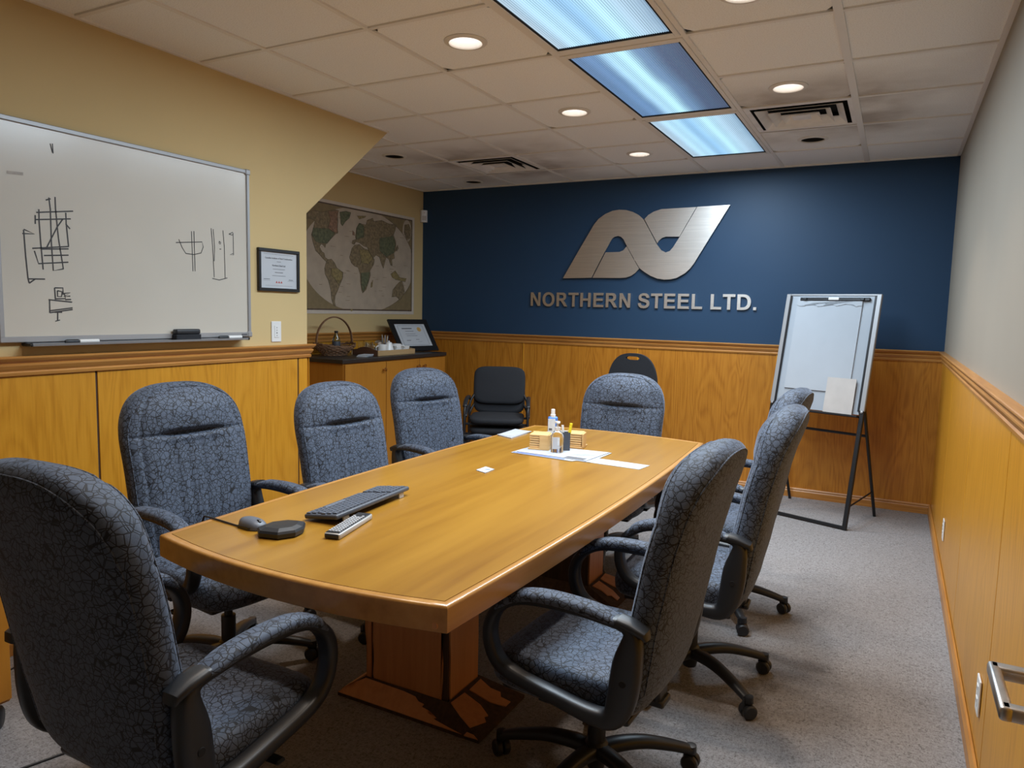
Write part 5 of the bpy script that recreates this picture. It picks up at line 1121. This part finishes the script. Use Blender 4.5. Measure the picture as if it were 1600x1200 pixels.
def pen(name, lab, x, y, dx, dy, L, r, m, cap=None):
    t = thing(name, lab, 'pen', (-1.412+x, 3.262+y, Z+0.0105)); bm = B(); tube(bm, [(0, 0, 0), (dx*0.62, dy*0.62, L*0.62)], r*0.85, 10); add_obj('barrel', bm, m, t, smooth=40)
    bm = B(); tube(bm, [(dx*0.6, dy*0.6, L*0.6), (dx, dy, L)], r, 10); add_obj('cap', bm, cap or m, t, smooth=40)
pen('highlighter_pen', 'yellow highlighter sticking out of the square pen cup', 0.006, 0.0, 0.018, 0.004, 0.130, 0.0075, 'yellow')
pen('white_pen', 'white-capped pen leaning in the square pen cup beside the highlighter', -0.008, -0.002, -0.012, 0.0, 0.118, 0.0065, 'white_plastic')
# coaster holders and coasters
def coasters(cx, cy, rz, lab_h, lab_c, grp, n, z0, front=True):
    t = thing('coaster_holder', lab_h, 'holder', (cx, cy, z0), rz)
    add_obj('holder_base', boxb((0, 0, 0.004), (0.106, 0.106, 0.008), 0.001, 1), 'beech', t)
    add_obj('holder_wall', boxb((0.050, -0.018, 0.042), (0.007, 0.072, 0.068), 0.001, 1), 'beech', t)
    if front: add_obj('holder_wall', boxb((0.028, -0.050, 0.042), (0.050, 0.006, 0.068), 0.001, 1), 'beech', t)
    add_obj('holder_wall', boxb((-0.01, 0.050, 0.042), (0.09, 0.006, 0.068), 0.001, 1), 'beech', t)
    me = None; M_ = Matrix.Rotation(rz, 3, 'Z')
    for k in range(n):
        p = M_ @ Vector((-0.004+random.uniform(-0.001, 0.001), 0.0, 0))
        if me is None: o = add_obj('wooden_coaster', boxb((0, 0, 0.0045), (0.092, 0.088, 0.009), 0.0018, 1), 'beech'); me = o.data
        else: o = add_obj('wooden_coaster', me)
        o.location = (cx+p.x, cy+p.y, z0+0.0085+0.0115*k); o.rotation_euler = (0, 0, rz+random.uniform(-0.02, 0.02)); tag(o, ('bottom', 'second lowest', 'third from bottom', 'fourth from bottom', 'second from top', 'topmost')[k]+' '+lab_c, 'coaster', grp)
        if k: o.location.z = z0+0.0085+0.0115*k
coasters(-1.535, 3.235, radians(12), 'pale wooden coaster holder on the sheets, left of the sanitizer', 'square wooden coaster stacked in the holder left of the sanitizer', 'coasters in the left holder', 6, Z+0.0056)
coasters(-1.420, 3.400, radians(10), 'pale wooden coaster holder behind the dark pen cup', 'square wooden coaster stacked in the holder behind the pen cup', 'coasters in the right holder', 6, Z, False)

# ---------------------------------------------------------------- door with lever, rolling cabinet, cords
door = add_obj('door_1', boxb((0.237, 0.69, 1.02), (0.040, 0.88, 2.04), 0.002, 1), 'oak'); door['kind'] = 'structure'
lv = add_obj('lever_handle', (lambda bm: [box(bm, c, s, 0.004, 2) for c, s in (((0.176, 1.068, 1.0), (0.086, 0.020, 0.017)), ((0.139, 1.012, 1.0), (0.014, 0.130, 0.017)), ((0.170, 0.957, 1.0), (0.074, 0.018, 0.017)))] and bm)(B()), 'nickel', door, smooth=50)
bm = B(); lathe(bm, [(0.0, 0.205), (0.026, 0.205), (0.028, 0.209), (0.028, 0.217)], 24, (0, 1.068, 1.0), 'x'); add_obj('rose_plate', bm, 'nickel', lv, smooth=40)
for z in (0.25, 1.0, 1.8): add_obj('hinge', boxb((0.262, 0.255, z), (0.012, 0.03, 0.09), 0.001, 1), 'nickel', door)
rc = thing('rolling_cabinet', 'oak cabinet on black casters cut by the left edge of the photo', 'cabinet', (-2.80, 1.03, 0), 0)
add_obj('body', boxb((0, 0, 0.445), (0.49, 0.48, 0.71), 0.004, 1), 'cab', rc); add_obj('top_board', boxb((0.0, 0, 0.812), (0.50, 0.50, 0.024), 0.004, 1), 'cab', rc)
d = add_obj('door', boxb((0.252, 0, 0.45), (0.016, 0.472, 0.69), 0.002, 1), 'cab', rc)
bm = B(); lathe(bm, [(0.006, 0.258), (0.006, 0.270), (0.014, 0.277), (0.010, 0.287), (0.0, 0.289)], 16, (0, -0.18, 0.62), 'x'); add_obj('knob', bm, 'brass', d, smooth=40)
for sx in (-0.20, 0.20):
    for sy in (-0.19, 0.19):
        bm = B()
        for s in (-1, 1): lathe(bm, [(0.0, s*0.004), (0.034, s*0.005), (0.038, s*0.010), (0.038, s*0.020), (0.030, s*0.026), (0.0, s*0.026)], 18, (0, 0, 0.038), 'y')
        box(bm, (0.0, 0, 0.07), (0.05, 0.03, 0.045), 0.006, 1); add_obj('caster', bm, 'plastic', rc, (sx+0.012, sy+0.01, 0), (0, 0, radians(-40)), smooth=40)
bm = B(); tube(bm, catmull([(-2.36, 0.95, 0.004), (-2.29, 1.14, 0.004), (-2.225, 1.36, 0.004), (-2.18, 1.60, 0.004), (-2.2, 1.85, 0.004)], 6), 0.004, 6)
tag(add_obj('power_cord', bm, 'plastic', smooth=True), 'thin black cord crossing the carpet under the large near chair', 'cord')
bm = B(); tube(bm, catmull([(-3.075, 1.50, 0.10), (-3.072, 1.56, 0.172), (-3.070, 1.61, 0.192), (-3.066, 1.75, 0.18), (-3.06, 1.86, 0.06), (-3.02, 1.78, 0.004), (-2.99, 1.62, 0.004), (-2.965, 1.50, 0.004), (-2.90, 1.30, 0.004)], 6), 0.003, 6)
tag(add_obj('loose_cable', bm, 'plastic', smooth=True), 'thin black cord along the wainscot behind the rolling cabinet', 'cord')
